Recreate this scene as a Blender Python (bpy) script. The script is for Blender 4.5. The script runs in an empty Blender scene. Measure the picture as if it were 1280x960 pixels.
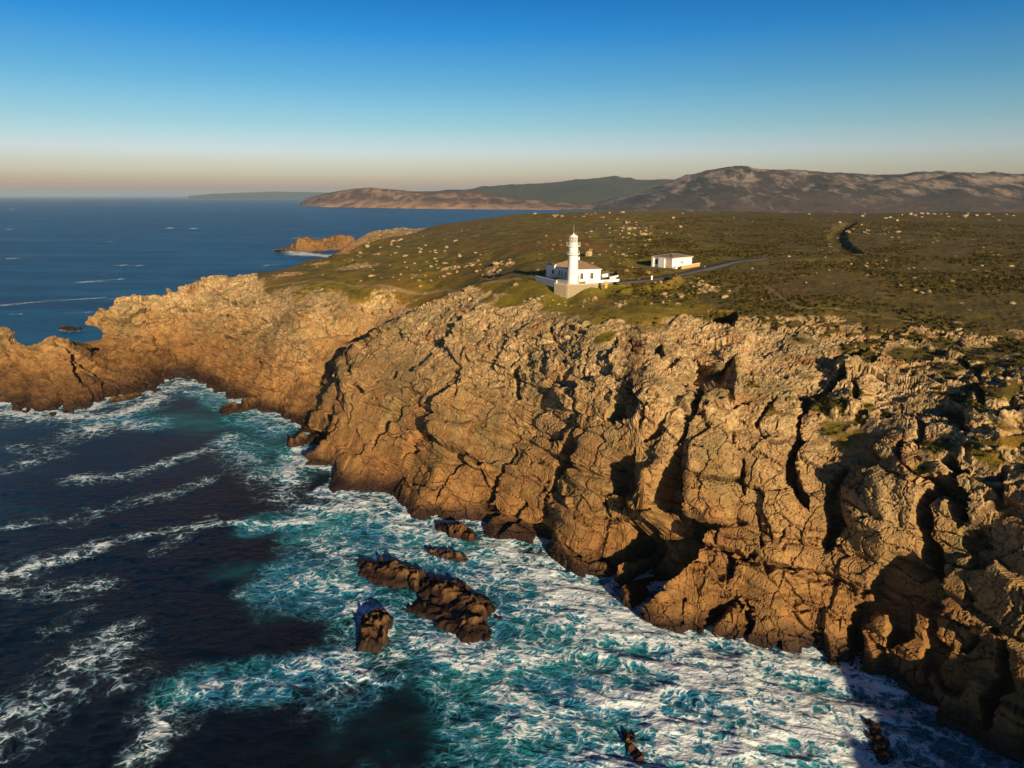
import bpy, bmesh, math, random
import numpy as np
from math import radians, sin, cos, tan, atan2, sqrt, pi

random.seed(7)
rng = np.random.default_rng(11)
scn = bpy.context.scene
col = scn.collection

# ------------------------------------------------------------------ camera
H = 77.0
FPX = 870.0
PITCH = math.atan(236.0 / FPX)
cam_d = bpy.data.cameras.new('camera')
cam = bpy.data.objects.new('camera', cam_d)
col.objects.link(cam)
cam.location = (0, 0, H)
cam.rotation_euler = (pi / 2 - PITCH, 0, 0)
cam_d.sensor_width = 36
cam_d.lens = 36 * FPX / 1280
cam_d.clip_start = 0.5
cam_d.clip_end = 200000
scn.camera = cam

# ------------------------------------------------------------------ light
SUN_AZ, SUN_EL = radians(23), radians(15)          # to the right of straight behind the camera
SUN = np.array([sin(SUN_AZ) * cos(SUN_EL), -cos(SUN_AZ) * cos(SUN_EL), sin(SUN_EL)])
sd = bpy.data.lights.new('sun', 'SUN')
sun = bpy.data.objects.new('sun', sd)
col.objects.link(sun)
sd.energy = 5.0
sd.angle = radians(0.5)
sd.color = (1.0, 0.77, 0.48)
sun.rotation_euler = (pi / 2 - SUN_EL, 0, SUN_AZ)

world = bpy.data.worlds.new('World')
scn.world = world
world.use_nodes = True
nt = world.node_tree
nt.nodes.clear()
wo = nt.nodes.new('ShaderNodeOutputWorld')
bg = nt.nodes.new('ShaderNodeBackground')
sky = nt.nodes.new('ShaderNodeTexSky')
sky.sky_type = 'NISHITA'
sky.sun_disc = False
sky.sun_elevation = SUN_EL
sky.sun_rotation = pi - SUN_AZ
sky.altitude = 50
sky.air_density = 1.2
sky.dust_density = 1.0
sky.ozone_density = 3.0
tc = nt.nodes.new('ShaderNodeTexCoord')
sx = nt.nodes.new('ShaderNodeSeparateXYZ')
nt.links.new(tc.outputs['Generated'], sx.inputs[0])
cr = nt.nodes.new('ShaderNodeValToRGB')          # clear-air tint by elevation: pale warm at the horizon, deep blue above
nt.links.new(sx.outputs['Z'], cr.inputs[0])
els = cr.color_ramp.elements
els[0].position = 0.0
els[0].color = (0.95, 0.56, 0.50, 1)
els[1].position = 1.0
els[1].color = (0.002, 0.07, 0.18, 1)
for p, c in ((0.028, (0.92, 0.84, 0.92, 1)), (0.055, (0.88, 0.88, 1.14, 1)), (0.09, (0.53, 0.73, 0.90, 1)),
             (0.14, (0.25, 0.57, 0.80, 1)), (0.20, (0.050, 0.42, 0.78, 1)), (0.26, (0.0, 0.29, 0.64, 1)), (0.5, (0.003, 0.13, 0.30, 1))):
    e = els.new(p); e.color = c
mx = nt.nodes.new('ShaderNodeMix'); mx.data_type = 'RGBA'; mx.blend_type = 'MULTIPLY'
mx.inputs['Factor'].default_value = 1.0
nt.links.new(sky.outputs[0], mx.inputs['A']); nt.links.new(cr.outputs[0], mx.inputs['B'])
nt.links.new(mx.outputs['Result'], bg.inputs[0])
bg.inputs[1].default_value = 0.099
nt.links.new(bg.outputs[0], wo.inputs[0])
vs = scn.view_settings
vs.view_transform = 'Standard'
vs.look = 'None'
vs.gamma = 1
vs.use_curve_mapping = False
vs.exposure = 0.6
scn.cycles.volume_bounces = 0
scn.cycles.max_bounces = 6
scn.cycles.diffuse_bounces = 2

# ------------------------------------------------------------------ numeric helpers
def ray(px, py):
    x = (px - 640) / FPX
    v = (py - 480) / FPX
    return np.array([x, cos(PITCH) - v * sin(PITCH), -(sin(PITCH) + v * cos(PITCH))])

def atz(px, py, z=0.0):
    """the point of height z that the photograph shows at pixel (px, py)"""
    d = ray(px, py)
    t = (H - z) / -d[2]
    return np.array([d[0] * t, d[1] * t, z])

def sstep(a, b, x):
    t = np.clip((x - a) / (b - a), 0, 1)
    return t * t * (3 - 2 * t)

def hash3(ix, iy, iz, seed):
    with np.errstate(over='ignore'):
        h = ix.astype(np.uint32) * np.uint32(374761393) + iy.astype(np.uint32) * np.uint32(668265263) + iz.astype(np.uint32) * np.uint32(2147483647 - 1640531527 & 0xffffffff) + np.uint32(seed * 974711 & 0xffffffff)
        h ^= h >> np.uint32(15); h *= np.uint32(2246822519)
        h ^= h >> np.uint32(13); h *= np.uint32(3266489917)
        h ^= h >> np.uint32(16)
    return h

def rnd(h, k):
    with np.errstate(over='ignore'):
        g = h * np.uint32((2654435761 + 40503 * 2 * k) & 0xffffffff) + np.uint32(k * 97531 + 17)
        g ^= g >> np.uint32(16); g *= np.uint32(2246822519); g ^= g >> np.uint32(14)
    return (g >> np.uint32(8)).astype(np.float32) / np.float32(16777216.0)

def noise3(P, seed):
    """value noise in -1..1"""
    P = P.astype(np.float32)
    f0 = np.floor(P)
    I = f0.astype(np.int32)
    f = P - f0
    f = f * f * f * (f * (f * 6 - 15) + 10)
    out = np.zeros(len(P), np.float32)
    for a in (0, 1):
        wx = f[:, 0] if a else 1 - f[:, 0]
        for b in (0, 1):
            wy = wx * (f[:, 1] if b else 1 - f[:, 1])
            for c in (0, 1):
                w = wy * (f[:, 2] if c else 1 - f[:, 2])
                h = hash3(I[:, 0] + a, I[:, 1] + b, I[:, 2] + c, seed)
                out += w * ((h >> np.uint32(8)).astype(np.float32) / np.float32(8388608.0) - 1)
    return out

def fbm(P, oct_, seed, gain=0.5, ridged=False):
    o = np.zeros(len(P), np.float32); a = 1.0; s = 1.0; n = 0
    for k in range(oct_):
        v = noise3(P * s + 17.3 * k, seed + k)
        if ridged: v = 1 - 2 * np.abs(v)
        o += a * v; n += a; a *= gain; s *= 2.03
    return o / n

def cells(P, seed, jit=0.8):
    """blocky voronoi: nearest distance, border distance, cell hash, offset from the cell centre"""
    P = P.astype(np.float32)
    B = np.floor(P).astype(np.int32)
    fr = P - B
    n = len(P)
    f1 = np.full(n, 9, np.float32); f2 = np.full(n, 9, np.float32)
    hid = np.zeros(n, np.uint32)
    off = np.zeros((n, 3), np.float32)
    for a in (-1, 0, 1):
        for b in (-1, 0, 1):
            for c in (-1, 0, 1):
                h = hash3(B[:, 0] + a, B[:, 1] + b, B[:, 2] + c, seed)
                dx = fr[:, 0] - a - 0.5 - (rnd(h, 1) - 0.5) * jit
                dy = fr[:, 1] - b - 0.5 - (rnd(h, 2) - 0.5) * jit
                dz = fr[:, 2] - c - 0.5 - (rnd(h, 3) - 0.5) * jit
                ax, ay, az = np.abs(dx), np.abs(dy), np.abs(dz)
                d = np.maximum(np.maximum(ax, ay), az) * 0.7 + (ax + ay + az) * 0.2
                m = d < f1
                f2 = np.where(m, f1, np.minimum(f2, d))
                f1 = np.where(m, d, f1)
                hid = np.where(m, h, hid)
                off[m, 0] = dx[m]; off[m, 1] = dy[m]; off[m, 2] = dz[m]
    return f1, f2 - f1, hid, off

def rotm(ax, ay, az):
    cx, sx_, cy, sy, cz, sz = cos(ax), sin(ax), cos(ay), sin(ay), cos(az), sin(az)
    X = np.array([[1, 0, 0], [0, cx, -sx_], [0, sx_, cx]])
    Y = np.array([[cy, 0, sy], [0, 1, 0], [-sy, 0, cy]])
    Z = np.array([[cz, -sz, 0], [sz, cz, 0], [0, 0, 1]])
    return Z @ Y @ X

# ------------------------------------------------------------------ the headland: survey points (pixel column, pixel row, height) -> world
WL = [(-150, 500), (-60, 500), (0, 503), (30, 508), (60, 514), (95, 512), (130, 500), (165, 497), (190, 487), (212, 472), (240, 470), (262, 482),
      (285, 492), (300, 502), (318, 512), (345, 518), (370, 530), (388, 545), (378, 560), (372, 585), (372, 600), (400, 614), (440, 616), (480, 618),
      (505, 632), (540, 650), (575, 655), (600, 655), (620, 670), (650, 673), (685, 684), (703, 705), (735, 722), (770, 724), (784, 724),
      (796, 742), (802, 772), (820, 786), (848, 792), (868, 786), (885, 800), (905, 812), (935, 815), (960, 820), (985, 828), (1010, 826),
      (1040, 830), (1068, 829), (1085, 845), (1120, 870), (1160, 890), (1200, 905), (1240, 925), (1280, 950), (1340, 985), (1400, 1015)]
COLS = {
    -150: [(460, 9), (415, 20)],
    0: [(460, 9), (430, 17), (415, 21)], 60: [(480, 8), (450, 14), (428, 20)], 100: [(480, 7), (450, 13), (438, 16)],
    118: [(480, 6.5), (450, 11), (438, 10), (428, 10), (408, 17), (392, 22)], 182: [(441, 9), (427, 15)],
    150: [(470, 6), (445, 10), (436, 9), (414, 17), (386, 26)], 200: [(450, 7), (420, 14), (376, 28)],
    230: [(440, 8), (400, 20), (362, 30)], 265: [(450, 8), (400, 22), (352, 34)], 300: [(460, 10), (410, 22), (347, 37)],
    330: [(470, 12), (420, 22), (380, 32), (352, 38)],
    380: [(480, 12), (430, 24), (390, 34), (360, 39), (335, 41), (328, 40)],
    440: [(560, 8), (500, 18), (470, 23), (432, 27), (425, 22), (390, 32), (360, 39), (335, 42), (318, 41), (312, 36)],
    400: [(560, 5), (495, 14), (485, 9), (450, 16)],
    420: [(560, 6), (476, 19), (465, 14), (430, 22)],
    460: [(433, 28), (426, 22.5)], 510: [(400, 38), (393, 32)], 570: [(371, 44.5), (366, 41)], 620: [(352, 49.5), (348, 48)],
    480: [(560, 10), (500, 20), (450, 28), (412, 34), (405, 30), (385, 33), (362, 39.5), (335, 44), (310, 46), (298, 44)],
    540: [(600, 9), (540, 18), (480, 27), (430, 34), (386, 41), (378, 39), (360, 40), (330, 46), (305, 49), (290, 48), (283, 45)],
    600: [(600, 10), (540, 19.5), (480, 29), (420, 38.5), (385, 44.5), (358, 48), (352, 47), (335, 48), (310, 52), (290, 54), (277, 53)],
    650: [(600, 12.3), (540, 21.5), (480, 31), (420, 41), (380, 46.5), (348, 51), (335, 52), (320, 53.5), (300, 56), (280, 57.5), (268, 58)],
    715: [(640, 11.5), (580, 20), (520, 29), (460, 38), (410, 44.5), (385, 46.8), (372, 48.7), (352, 52), (330, 53.5), (310, 56), (290, 59), (275, 60.5), (266.5, 62)],
    800: [(700, 10.5), (640, 18.5), (580, 26.5), (520, 34), (470, 39.5), (430, 43.5), (390, 48), (360, 50.5), (345, 52.5), (320, 55), (295, 58), (275, 61), (265, 63)],
    880: [(740, 7), (700, 11.5), (660, 17), (600, 24.5), (540, 31.5), (480, 38), (430, 43), (395, 47.5), (370, 50), (340, 53.5), (320, 55.5), (300, 57.5), (280, 60), (264, 63.5)],
    960: [(760, 8), (700, 15), (640, 21.5), (580, 28.5), (520, 35), (460, 40.5), (410, 46), (390, 48.5), (350, 52), (325, 54.5), (300, 57), (280, 60), (267, 62.5)],
    1040: [(760, 8.5), (700, 16), (640, 23), (580, 29.5), (520, 35.5), (460, 41.5), (400, 47.5), (350, 52), (320, 55), (290, 58.5), (267, 62)],
    1120: [(800, 7.5), (740, 15), (680, 22.5), (620, 29), (560, 34.5), (500, 39.5), (440, 44.3), (400, 48), (350, 52), (310, 56), (285, 59), (267, 62)],
    1200: [(840, 7), (780, 14), (720, 20.5), (660, 27), (600, 33), (540, 38), (480, 42.3), (430, 45.5), (380, 49.5), (340, 53), (300, 57), (280, 60), (265, 63)],
    1280: [(880, 7.5), (820, 14.5), (760, 20.5), (700, 26.5), (640, 32), (580, 37), (520, 41.3), (460, 45.5), (400, 49), (350, 52.5), (300, 57.5), (267, 61.5)],
    1400: [(900, 10), (800, 20), (700, 31), (600, 38), (500, 44), (400, 49.5), (300, 57), (268, 61)],
}
CP = []
for x, y in WL:
    p = atz(x, y, 0)
    CP.append(p)
    for k, z in ((0.955, -3.5), (0.86, -9)):
        CP.append(np.array([p[0] * k, p[1] * k, z]))
for x, L in COLS.items():
    for y, z in L: CP.append(atz(x, y, z))
# far side of the land, never in view, and sea bed
for x, r, z in ((-150, 300, -5), (0, 305, 2), (0, 325, -6), (60, 310, 0), (60, 335, -8), (88, 306, 2), (80, 322, -3), (86, 340, -6), (125, 368, -6), (150, 350, 14), (150, 385, -5), (200, 368, 10), (230, 388, 4), (265, 395, 8), (300, 400, 12),
                (330, 440, 10), (380, 440, 20), (200, 400, -8), (265, 440, -6), (330, 500, -8), (380, 520, -4), (410, 620, -8), (425, 760, -8), (420, 850, -6),
                (434, 880, -3), (440, 906, 18), (465, 915, 32), (500, 910, 36), (545, 900, 36), (430, 960, -4), (480, 990, 5), (545, 990, 10), (440, 700, 8), (460, 600, 28), (480, 700, 28), (480, 820, 24), (540, 800, 38), (455, 1040, -8),
                (540, 1040, -5), (600, 800, 45), (600, 1000, 0), (650, 900, 40), (715, 900, 38), (715, 1100, 0), (800, 850, 45), (960, 850, 44), (1120, 850, 44), (1280, 850, 44), (1400, 850, 44),
                (800, 1150, 5), (960, 1150, 5), (1120, 1150, 5), (1280, 1150, 5), (200, 700, -10), (0, 600, -10), (0, 400, -10), (0, 1200, -10), (300, 1200, -10), (-150, 400, -9), (-150, 1000, -10)):
    cx_ = (x - 640) / FPX * 0.985
    n_ = sqrt(1 + cx_ * cx_)
    CP.append(np.array([cx_ / n_ * r * n_, r, z]))
for p in ((50, -12, -8), (58, 15, -8), (60, 40, -8), (66, 58, -6), (66, -12, 0), (72, 18, 0), (76, 42, 0), (75, 56, 0), (90, -12, 27), (94, 18, 28), (98, 42, 28), (98, 58, 29), (98, 68, 32),
          (82, 15, 14), (86, 42, 14), (86, 56, 15), (125, -12, 33), (128, 18, 34), (128, 50, 37), (125, 75, 42), (95, -60, 30), (68, -60, 0), (50, -60, -8), (140, -60, 42), (220, -40, 46), (250, 60, 50), (220, 130, 51),
          (30, 40, -12), (0, 50, -12), (-40, 50, -12), (0, 90, -12), (-60, 100, -12), (-120, 150, -12), (-140, 220, -11), (-60, 150, -12), (20, 95, -10)):
    CP.append(np.array(p, float))
CP = np.array(CP)
cth = np.arctan2(CP[:, 0], CP[:, 1]); clr = 0.5 * np.log(CP[:, 0] ** 2 + CP[:, 1] ** 2)
n = len(CP)
C0 = 0.009
D = np.sqrt((cth[:, None] - cth[None]) ** 2 + (clr[:, None] - clr[None]) ** 2 + C0 * C0)
A = np.zeros((n + 1, n + 1)); A[:n, :n] = -D; A[:n, n] = 1; A[n, :n] = 1
A[:n, :n] += np.eye(n) * 0.0015
Wt = np.linalg.solve(A, np.append(CP[:, 2], 0))
G_TH = np.linspace(radians(-52), radians(130), 620)
G_LR = np.linspace(math.log(38), math.log(1300), 560)
ZG = np.zeros((len(G_TH), len(G_LR)), np.float32)
for i, t in enumerate(G_TH):
    dd = np.sqrt((t - cth[None]) ** 2 + (G_LR[:, None] - clr[None]) ** 2 + C0 * C0)
    ZG[i] = -(dd @ Wt[:n]) + Wt[n]

def zbase(x, y):
    th = np.arctan2(x, y); lr = 0.5 * np.log(x * x + y * y)
    u = np.clip((th - G_TH[0]) / (G_TH[1] - G_TH[0]), 0, len(G_TH) - 1.001)
    v = np.clip((lr - G_LR[0]) / (G_LR[1] - G_LR[0]), 0, len(G_LR) - 1.001)
    i = u.astype(int); j = v.astype(int); u = u - i; v = v - j
    return ZG[i, j] * (1 - u) * (1 - v) + ZG[i + 1, j] * u * (1 - v) + ZG[i, j + 1] * (1 - u) * v + ZG[i + 1, j + 1] * u * v

def hit(px, py):
    """where the line of sight of a pixel meets the base land (or the sea)"""
    d = ray(px, py)
    t = np.exp(np.linspace(math.log(60), math.log(1200), 3000))
    x = d[0] * t; y = d[1] * t; z = H + d[2] * t
    g = np.maximum(zbase(x, y), 0)
    k = np.argmax(g >= z)
    if g[k] < z[k]: k = len(t) - 1
    return np.array([x[k], y[k], g[k]])

# ------------------------------------------------------------------ mesh helpers
def link(o, parent=None):
    col.objects.link(o)
    if parent: o.parent = parent
    return o

def tag(o, label=None, cat=None, group=None, kind=None):
    if label: o['label'] = label
    if cat: o['category'] = cat
    if group: o['group'] = group
    if kind: o['kind'] = kind
    return o

def np_mesh(name, V, F, mat, attrs=None, smooth=True):
    me = bpy.data.meshes.new(name)
    V = np.asarray(V, np.float32); F = np.asarray(F, np.int32)
    k = F.shape[1]
    me.vertices.add(len(V)); me.vertices.foreach_set('co', V.ravel())
    me.loops.add(F.size); me.loops.foreach_set('vertex_index', F.ravel())
    me.polygons.add(len(F))
    me.polygons.foreach_set('loop_start', np.arange(0, F.size, k, dtype=np.int32))
    me.update(calc_edges=True)
    if smooth: me.polygons.foreach_set('use_smooth', np.ones(len(F), bool))
    for nme, arr in (attrs or {}).items():
        a = me.attributes.new(nme, 'FLOAT', 'POINT'); a.data.foreach_set('value', np.asarray(arr, np.float32))
    me.materials.append(mat)
    return me

def grid_faces(nu, nv):
    i = np.arange(nu - 1)[:, None] * nv + np.arange(nv - 1)[None]
    return np.stack([i, i + nv, i + nv + 1, i + 1], -1).reshape(-1, 4)

# ------------------------------------------------------------------ material helpers
class NT:
    def __init__(s, name):
        s.m = bpy.data.materials.new(name); s.m.use_nodes = True
        s.t = s.m.node_tree; s.t.nodes.clear()
        s.out = s.t.nodes.new('ShaderNodeOutputMaterial')
        s.b = s.t.nodes.new('ShaderNodeBsdfPrincipled')
        s.t.links.new(s.b.outputs[0], s.out.inputs[0])
        s.geo = s.t.nodes.new('ShaderNodeNewGeometry')
    def set(s, sock, v):
        if isinstance(v, bpy.types.NodeSocket): s.t.links.new(v, sock)
        elif isinstance(v, (tuple, list)) and len(v) == 3 and sock.type == 'RGBA': sock.default_value = (*v, 1)
        elif sock.type == 'RGBA' and not isinstance(v, (tuple, list)): sock.default_value = (v, v, v, 1)
        else: sock.default_value = v
    def attr(s, n):
        a = s.t.nodes.new('ShaderNodeAttribute'); a.attribute_name = n; return a.outputs['Fac']
    def math(s, op, a, b=0.0, c=None, clamp=False):
        m = s.t.nodes.new('ShaderNodeMath'); m.operation = op; m.use_clamp = clamp
        s.set(m.inputs[0], a); s.set(m.inputs[1], b)
        if c is not None: s.set(m.inputs[2], c)
        return m.outputs[0]
    def mix(s, f, a, b, mode='MIX'):
        m = s.t.nodes.new('ShaderNodeMix'); m.data_type = 'RGBA'; m.blend_type = mode
        s.set(m.inputs['Factor'], f); s.set(m.inputs['A'], a); s.set(m.inputs['B'], b)
        return m.outputs['Result']
    def step(s, x, a, b):
        m = s.t.nodes.new('ShaderNodeMapRange'); m.interpolation_type = 'SMOOTHSTEP'
        s.set(m.inputs[0], x); s.set(m.inputs[1], a); s.set(m.inputs[2], b)
        return m.outputs[0]
    def pos(s, scale=(1, 1, 1), rot=(0, 0, 0), add=None, obj=False):
        m = s.t.nodes.new('ShaderNodeMapping'); m.inputs['Scale'].default_value = scale; m.inputs['Rotation'].default_value = rot
        if obj:
            if not hasattr(s, 'tcn'): s.tcn = s.t.nodes.new('ShaderNodeTexCoord')
            src = s.tcn.outputs['Object']
        else: src = s.geo.outputs['Position']
        if add is not None:
            v = s.t.nodes.new('ShaderNodeVectorMath'); v.operation = 'ADD'
            s.t.links.new(src, v.inputs[0]); s.t.links.new(add, v.inputs[1]); src = v.outputs[0]
        s.t.links.new(src, m.inputs[0])
        return m.outputs[0]
    def noise(s, vec, scale, detail=4, rough=0.55, dist=0.0, out='Fac', typ=None):
        t = s.t.nodes.new('ShaderNodeTexNoise')
        if typ: t.noise_type = typ
        s.set(t.inputs['Vector'], vec); t.inputs['Scale'].default_value = scale; t.inputs['Detail'].default_value = detail
        t.inputs['Roughness'].default_value = rough; t.inputs['Distortion'].default_value = dist
        return t.outputs[out]
    def voro(s, vec, scale, feature='F1', out='Distance', rand=1.0):
        t = s.t.nodes.new('ShaderNodeTexVoronoi'); t.feature = feature
        s.set(t.inputs['Vector'], vec); t.inputs['Scale'].default_value = scale; t.inputs['Randomness'].default_value = rand
        return t.outputs[out]
    def vscale(s, v, k):
        n_ = s.t.nodes.new('ShaderNodeVectorMath'); n_.operation = 'SCALE'; s.set(n_.inputs[0], v); n_.inputs['Scale'].default_value = k
        return n_.outputs[0]
    def bump(s, h, strength=0.5, dist=0.1, normal=None):
        b = s.t.nodes.new('ShaderNodeBump'); s.set(b.inputs['Height'], h); b.inputs['Strength'].default_value = strength
        b.inputs['Distance'].default_value = dist
        if normal: s.t.links.new(normal, b.inputs['Normal'])
        return b.outputs[0]
    def fin(s, color, rough=0.8, normal=None, spec=0.3, metal=0.0):
        s.set(s.b.inputs['Base Color'], color); s.set(s.b.inputs['Roughness'], rough)
        s.b.inputs['Specular IOR Level'].default_value = spec
        s.b.inputs['Metallic'].default_value = metal
        if normal: s.t.links.new(normal, s.b.inputs['Normal'])
        return s.m

# granite with lichen, grass where the land carries it
def make_land():
    M = NT('granite_and_heath')
    P = M.geo.outputs['Position']
    big = M.noise(P, 0.045, 4, 0.6)
    mid = M.noise(P, 0.35, 5, 0.62)
    fine = M.noise(P, 2.3, 6, 0.7)
    streak = M.noise(M.pos((1, 1, 0.25), (0.2, 0.15, 0.5)), 0.9, 5, 0.65)
    rock = M.mix(M.step(mid, 0.35, 0.68), (0.22, 0.112, 0.034), (0.40, 0.24, 0.085))
    rock = M.mix(M.step(big, 0.42, 0.62), rock, M.mix(M.step(fine, 0.3, 0.7), (0.29, 0.15, 0.045), (0.45, 0.28, 0.11)))
    rock = M.mix(M.math('MULTIPLY', M.step(streak, 0.52, 0.70), 0.55), rock, (0.15, 0.085, 0.045))
    pale = M.mix(M.step(fine, 0.35, 0.65), (0.38, 0.265, 0.115), (0.70, 0.54, 0.30))
    rock = M.mix(M.math('MULTIPLY', M.attr('pale'), M.step(M.noise(P, 0.8, 5, 0.7), 0.36, 0.60)), rock, pale)
    pink = M.math('MULTIPLY', M.step(M.noise(P, 0.16, 4, 0.6), 0.58, 0.68), 0.55)
    rock = M.mix(M.math('MULTIPLY', pink, M.attr('pale')), rock, (0.50, 0.27, 0.13))
    speck = M.step(M.noise(P, 5.0, 3, 0.7), 0.60, 0.70)
    rock = M.mix(M.math('MULTIPLY', speck, 0.45), rock, (0.10, 0.07, 0.05))
    lich = M.math('MULTIPLY', M.step(M.noise(M.pos((1, 1, .7)), .075, 6, .68), .47, .61), .62)
    rock = M.mix(lich, rock, M.mix(fine, (0.10, 0.085, 0.032), (0.24, 0.19, 0.085)))
    rust = M.math('MULTIPLY', M.step(M.noise(M.pos((1, 1, .5), (0, 0, 1.2)), .11, 5, .6), .52, .66), .6)
    rock = M.mix(rust, rock, M.mix(fine, (0.20, 0.085, 0.025), (0.42, 0.20, 0.07)))
    rock = M.mix(M.attr('crack'), rock, (0.05, 0.03, 0.016))
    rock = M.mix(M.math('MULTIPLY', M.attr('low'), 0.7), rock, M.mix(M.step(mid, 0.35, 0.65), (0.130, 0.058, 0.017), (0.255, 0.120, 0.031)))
    rock = M.mix(M.attr('wet'), rock, M.mix(mid, (0.012, 0.006, 0.004), (0.040, 0.018, 0.009)))  # wet rock, and the painted dark foot of the left headland
    gn = M.noise(P, 0.12, 6, 0.65)
    g1 = M.mix(M.step(gn, 0.40, 0.60), (0.105, 0.084, 0.006), (0.240, 0.172, 0.014))
    g1 = M.mix(M.step(M.noise(P, 0.03, 5, 0.6), 0.50, 0.62), g1, M.mix(fine, (0.15, 0.080, 0.010), (0.26, 0.148, 0.020)))
    g1 = M.mix(M.attr('green'), g1, M.mix(fine, (0.11, 0.100, 0.006), (0.26, 0.200, 0.014)))
    g1 = M.mix(M.math('MULTIPLY', M.step(M.noise(P, 1.1, 5, 0.75), 0.52, 0.70), 0.75), g1, (0.040, 0.032, 0.004))
    g1 = M.mix(M.math('MULTIPLY', M.attr('dark_heath'), .62), g1, M.mix(fine, (0.034, 0.027, 0.006), (0.095, 0.068, 0.020)))  # shrubby heath to the right is a darker brown-olive
    gm = M.step(M.math('ADD', M.attr('grass'), M.math('MULTIPLY', M.math('SUBTRACT', fine, 0.5), 0.9)), 0.42, 0.58)
    c = M.mix(gm, rock, g1)
    pth = M.mix(M.noise(P, 0.8, 4), (0.20, 0.15, 0.07), (0.30, 0.22, 0.11))
    c = M.mix(M.step(M.math('ADD', M.attr('path'), M.math('MULTIPLY', M.math('SUBTRACT', fine, 0.5), 0.6)), 0.35, 0.6), c, pth)
    cr_ = M.voro(M.pos((1, 1, 0.6), (0.3, 0.2, 0.7), add=M.vscale(M.noise(P, 0.7, 3, out='Color'), 1.2)), 0.75, 'DISTANCE_TO_EDGE')
    h = M.math('ADD', M.math('MULTIPLY', fine, 0.5), M.math('ADD', M.math('MULTIPLY', M.step(cr_, 0.0, 0.07), 0.35), M.math('MULTIPLY', M.noise(P, 9, 4, 0.7), 0.15)))
    bm_ = M.bump(M.math('MULTIPLY', h, M.math('SUBTRACT', 1.0, M.math('MULTIPLY', M.attr('low'), .6))), 0.75, 0.32)
    rough = M.math('SUBTRACT', 0.9, M.math('MULTIPLY', M.attr('wet'), 0.15))
    return M.fin(c, rough, bm_, 0.25)
MAT_LAND = make_land()

# ------------------------------------------------------------------ land mesh
NTH, NR = 1250, 900
u = np.linspace(0, 1, NTH)
# columns: dense where the view looks, open to the sides
th_in = np.linspace(radians(-44), radians(46), NTH - 150)
TH = np.concatenate([np.linspace(radians(-52), radians(-44), 30, endpoint=False), th_in, np.linspace(radians(46), radians(128), 121)[1:]])
NTH = len(TH)
rf = np.exp(np.linspace(math.log(40), math.log(1250), 7000))
RR = np.zeros((NTH, NR), np.float64)
sub = np.linspace(0, 1, NR)
MAPS = []
for t in np.linspace(TH[0], TH[-1], 400):
    z = zbase(rf * sin(t), rf * cos(t))
    el = np.arctan2(z - H, rf)
    dr = np.diff(rf); de = np.diff(el)
    w = np.clip(de, 0, None) * 1.0 + 0.10 * dr / rf[1:] + 0.0016 * np.hypot(dr, np.diff(z)) / (0.3 + rf[1:] / 200)
    w *= np.where(z[1:] < -1.0, 0.12, 1.0)
    cw = np.concatenate([[0], np.cumsum(w)]); cw /= cw[-1]
    MAPS.append(np.interp(sub, cw, rf))
MAPS = np.log(np.array(MAPS))
ker = np.exp(-np.linspace(-2, 2, 7) ** 2); ker /= ker.sum()
pad = np.pad(MAPS, ((3, 3), (0, 0)), 'edge')
MAPS = sum(ker[k] * pad[k:k + 400] for k in range(7))
mt = np.linspace(TH[0], TH[-1], 400)
ii = np.clip(np.searchsorted(mt, TH) - 1, 0, 398); ff = (TH - mt[ii]) / (mt[1] - mt[0])
RR = np.exp(MAPS[ii] * (1 - ff[:, None]) + MAPS[ii + 1] * ff[:, None])
X = RR * np.sin(TH)[:, None]; Y = RR * np.cos(TH)[:, None]
Z = zbase(X.ravel(), Y.ravel()).reshape(X.shape)
P0 = np.stack([X, Y, Z], -1).reshape(-1, 3)
e = 1.5
gx = (zbase(P0[:, 0] + e, P0[:, 1]) - zbase(P0[:, 0] - e, P0[:, 1])) / (2 * e)
gy = (zbase(P0[:, 0], P0[:, 1] + e) - zbase(P0[:, 0], P0[:, 1] - e)) / (2 * e)
slope = np.hypot(gx, gy)
N0 = np.stack([-gx, -gy, np.ones_like(gx)], -1); N0 /= np.linalg.norm(N0, axis=1)[:, None]
rad = np.hypot(P0[:, 0], P0[:, 1])

def poly_dist(P, pts, w=None):
    """distance to a world polyline, signed side (+ = to the right of its downward run), interpolated widths"""
    best = np.full(len(P), 1e9); side = np.zeros(len(P)); val = np.zeros((len(P), 2))
    pts = np.array(pts, float)
    for k in range(len(pts) - 1):
        a, b = pts[k], pts[k + 1]
        ab = b[:3] - a[:3]
        t = np.clip(((P - a[:3]) @ ab) / (ab @ ab + 1e-9), 0, 1)
        q = a[:3] + t[:, None] * ab
        d = np.linalg.norm(P - q, axis=1)
        m = d < best
        best = np.where(m, d, best)
        if pts.shape[1] > 3:
            val[m] = (a[3:5] + t[:, None] * (b[3:5] - a[3:5]))[m]
        view = a[:2] / np.linalg.norm(a[:2])
        rgt = np.array([view[1], -view[0]])
        s = (P - q)[:, :2] @ rgt
        side = np.where(m, s, side)
    return best, side, val

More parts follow.
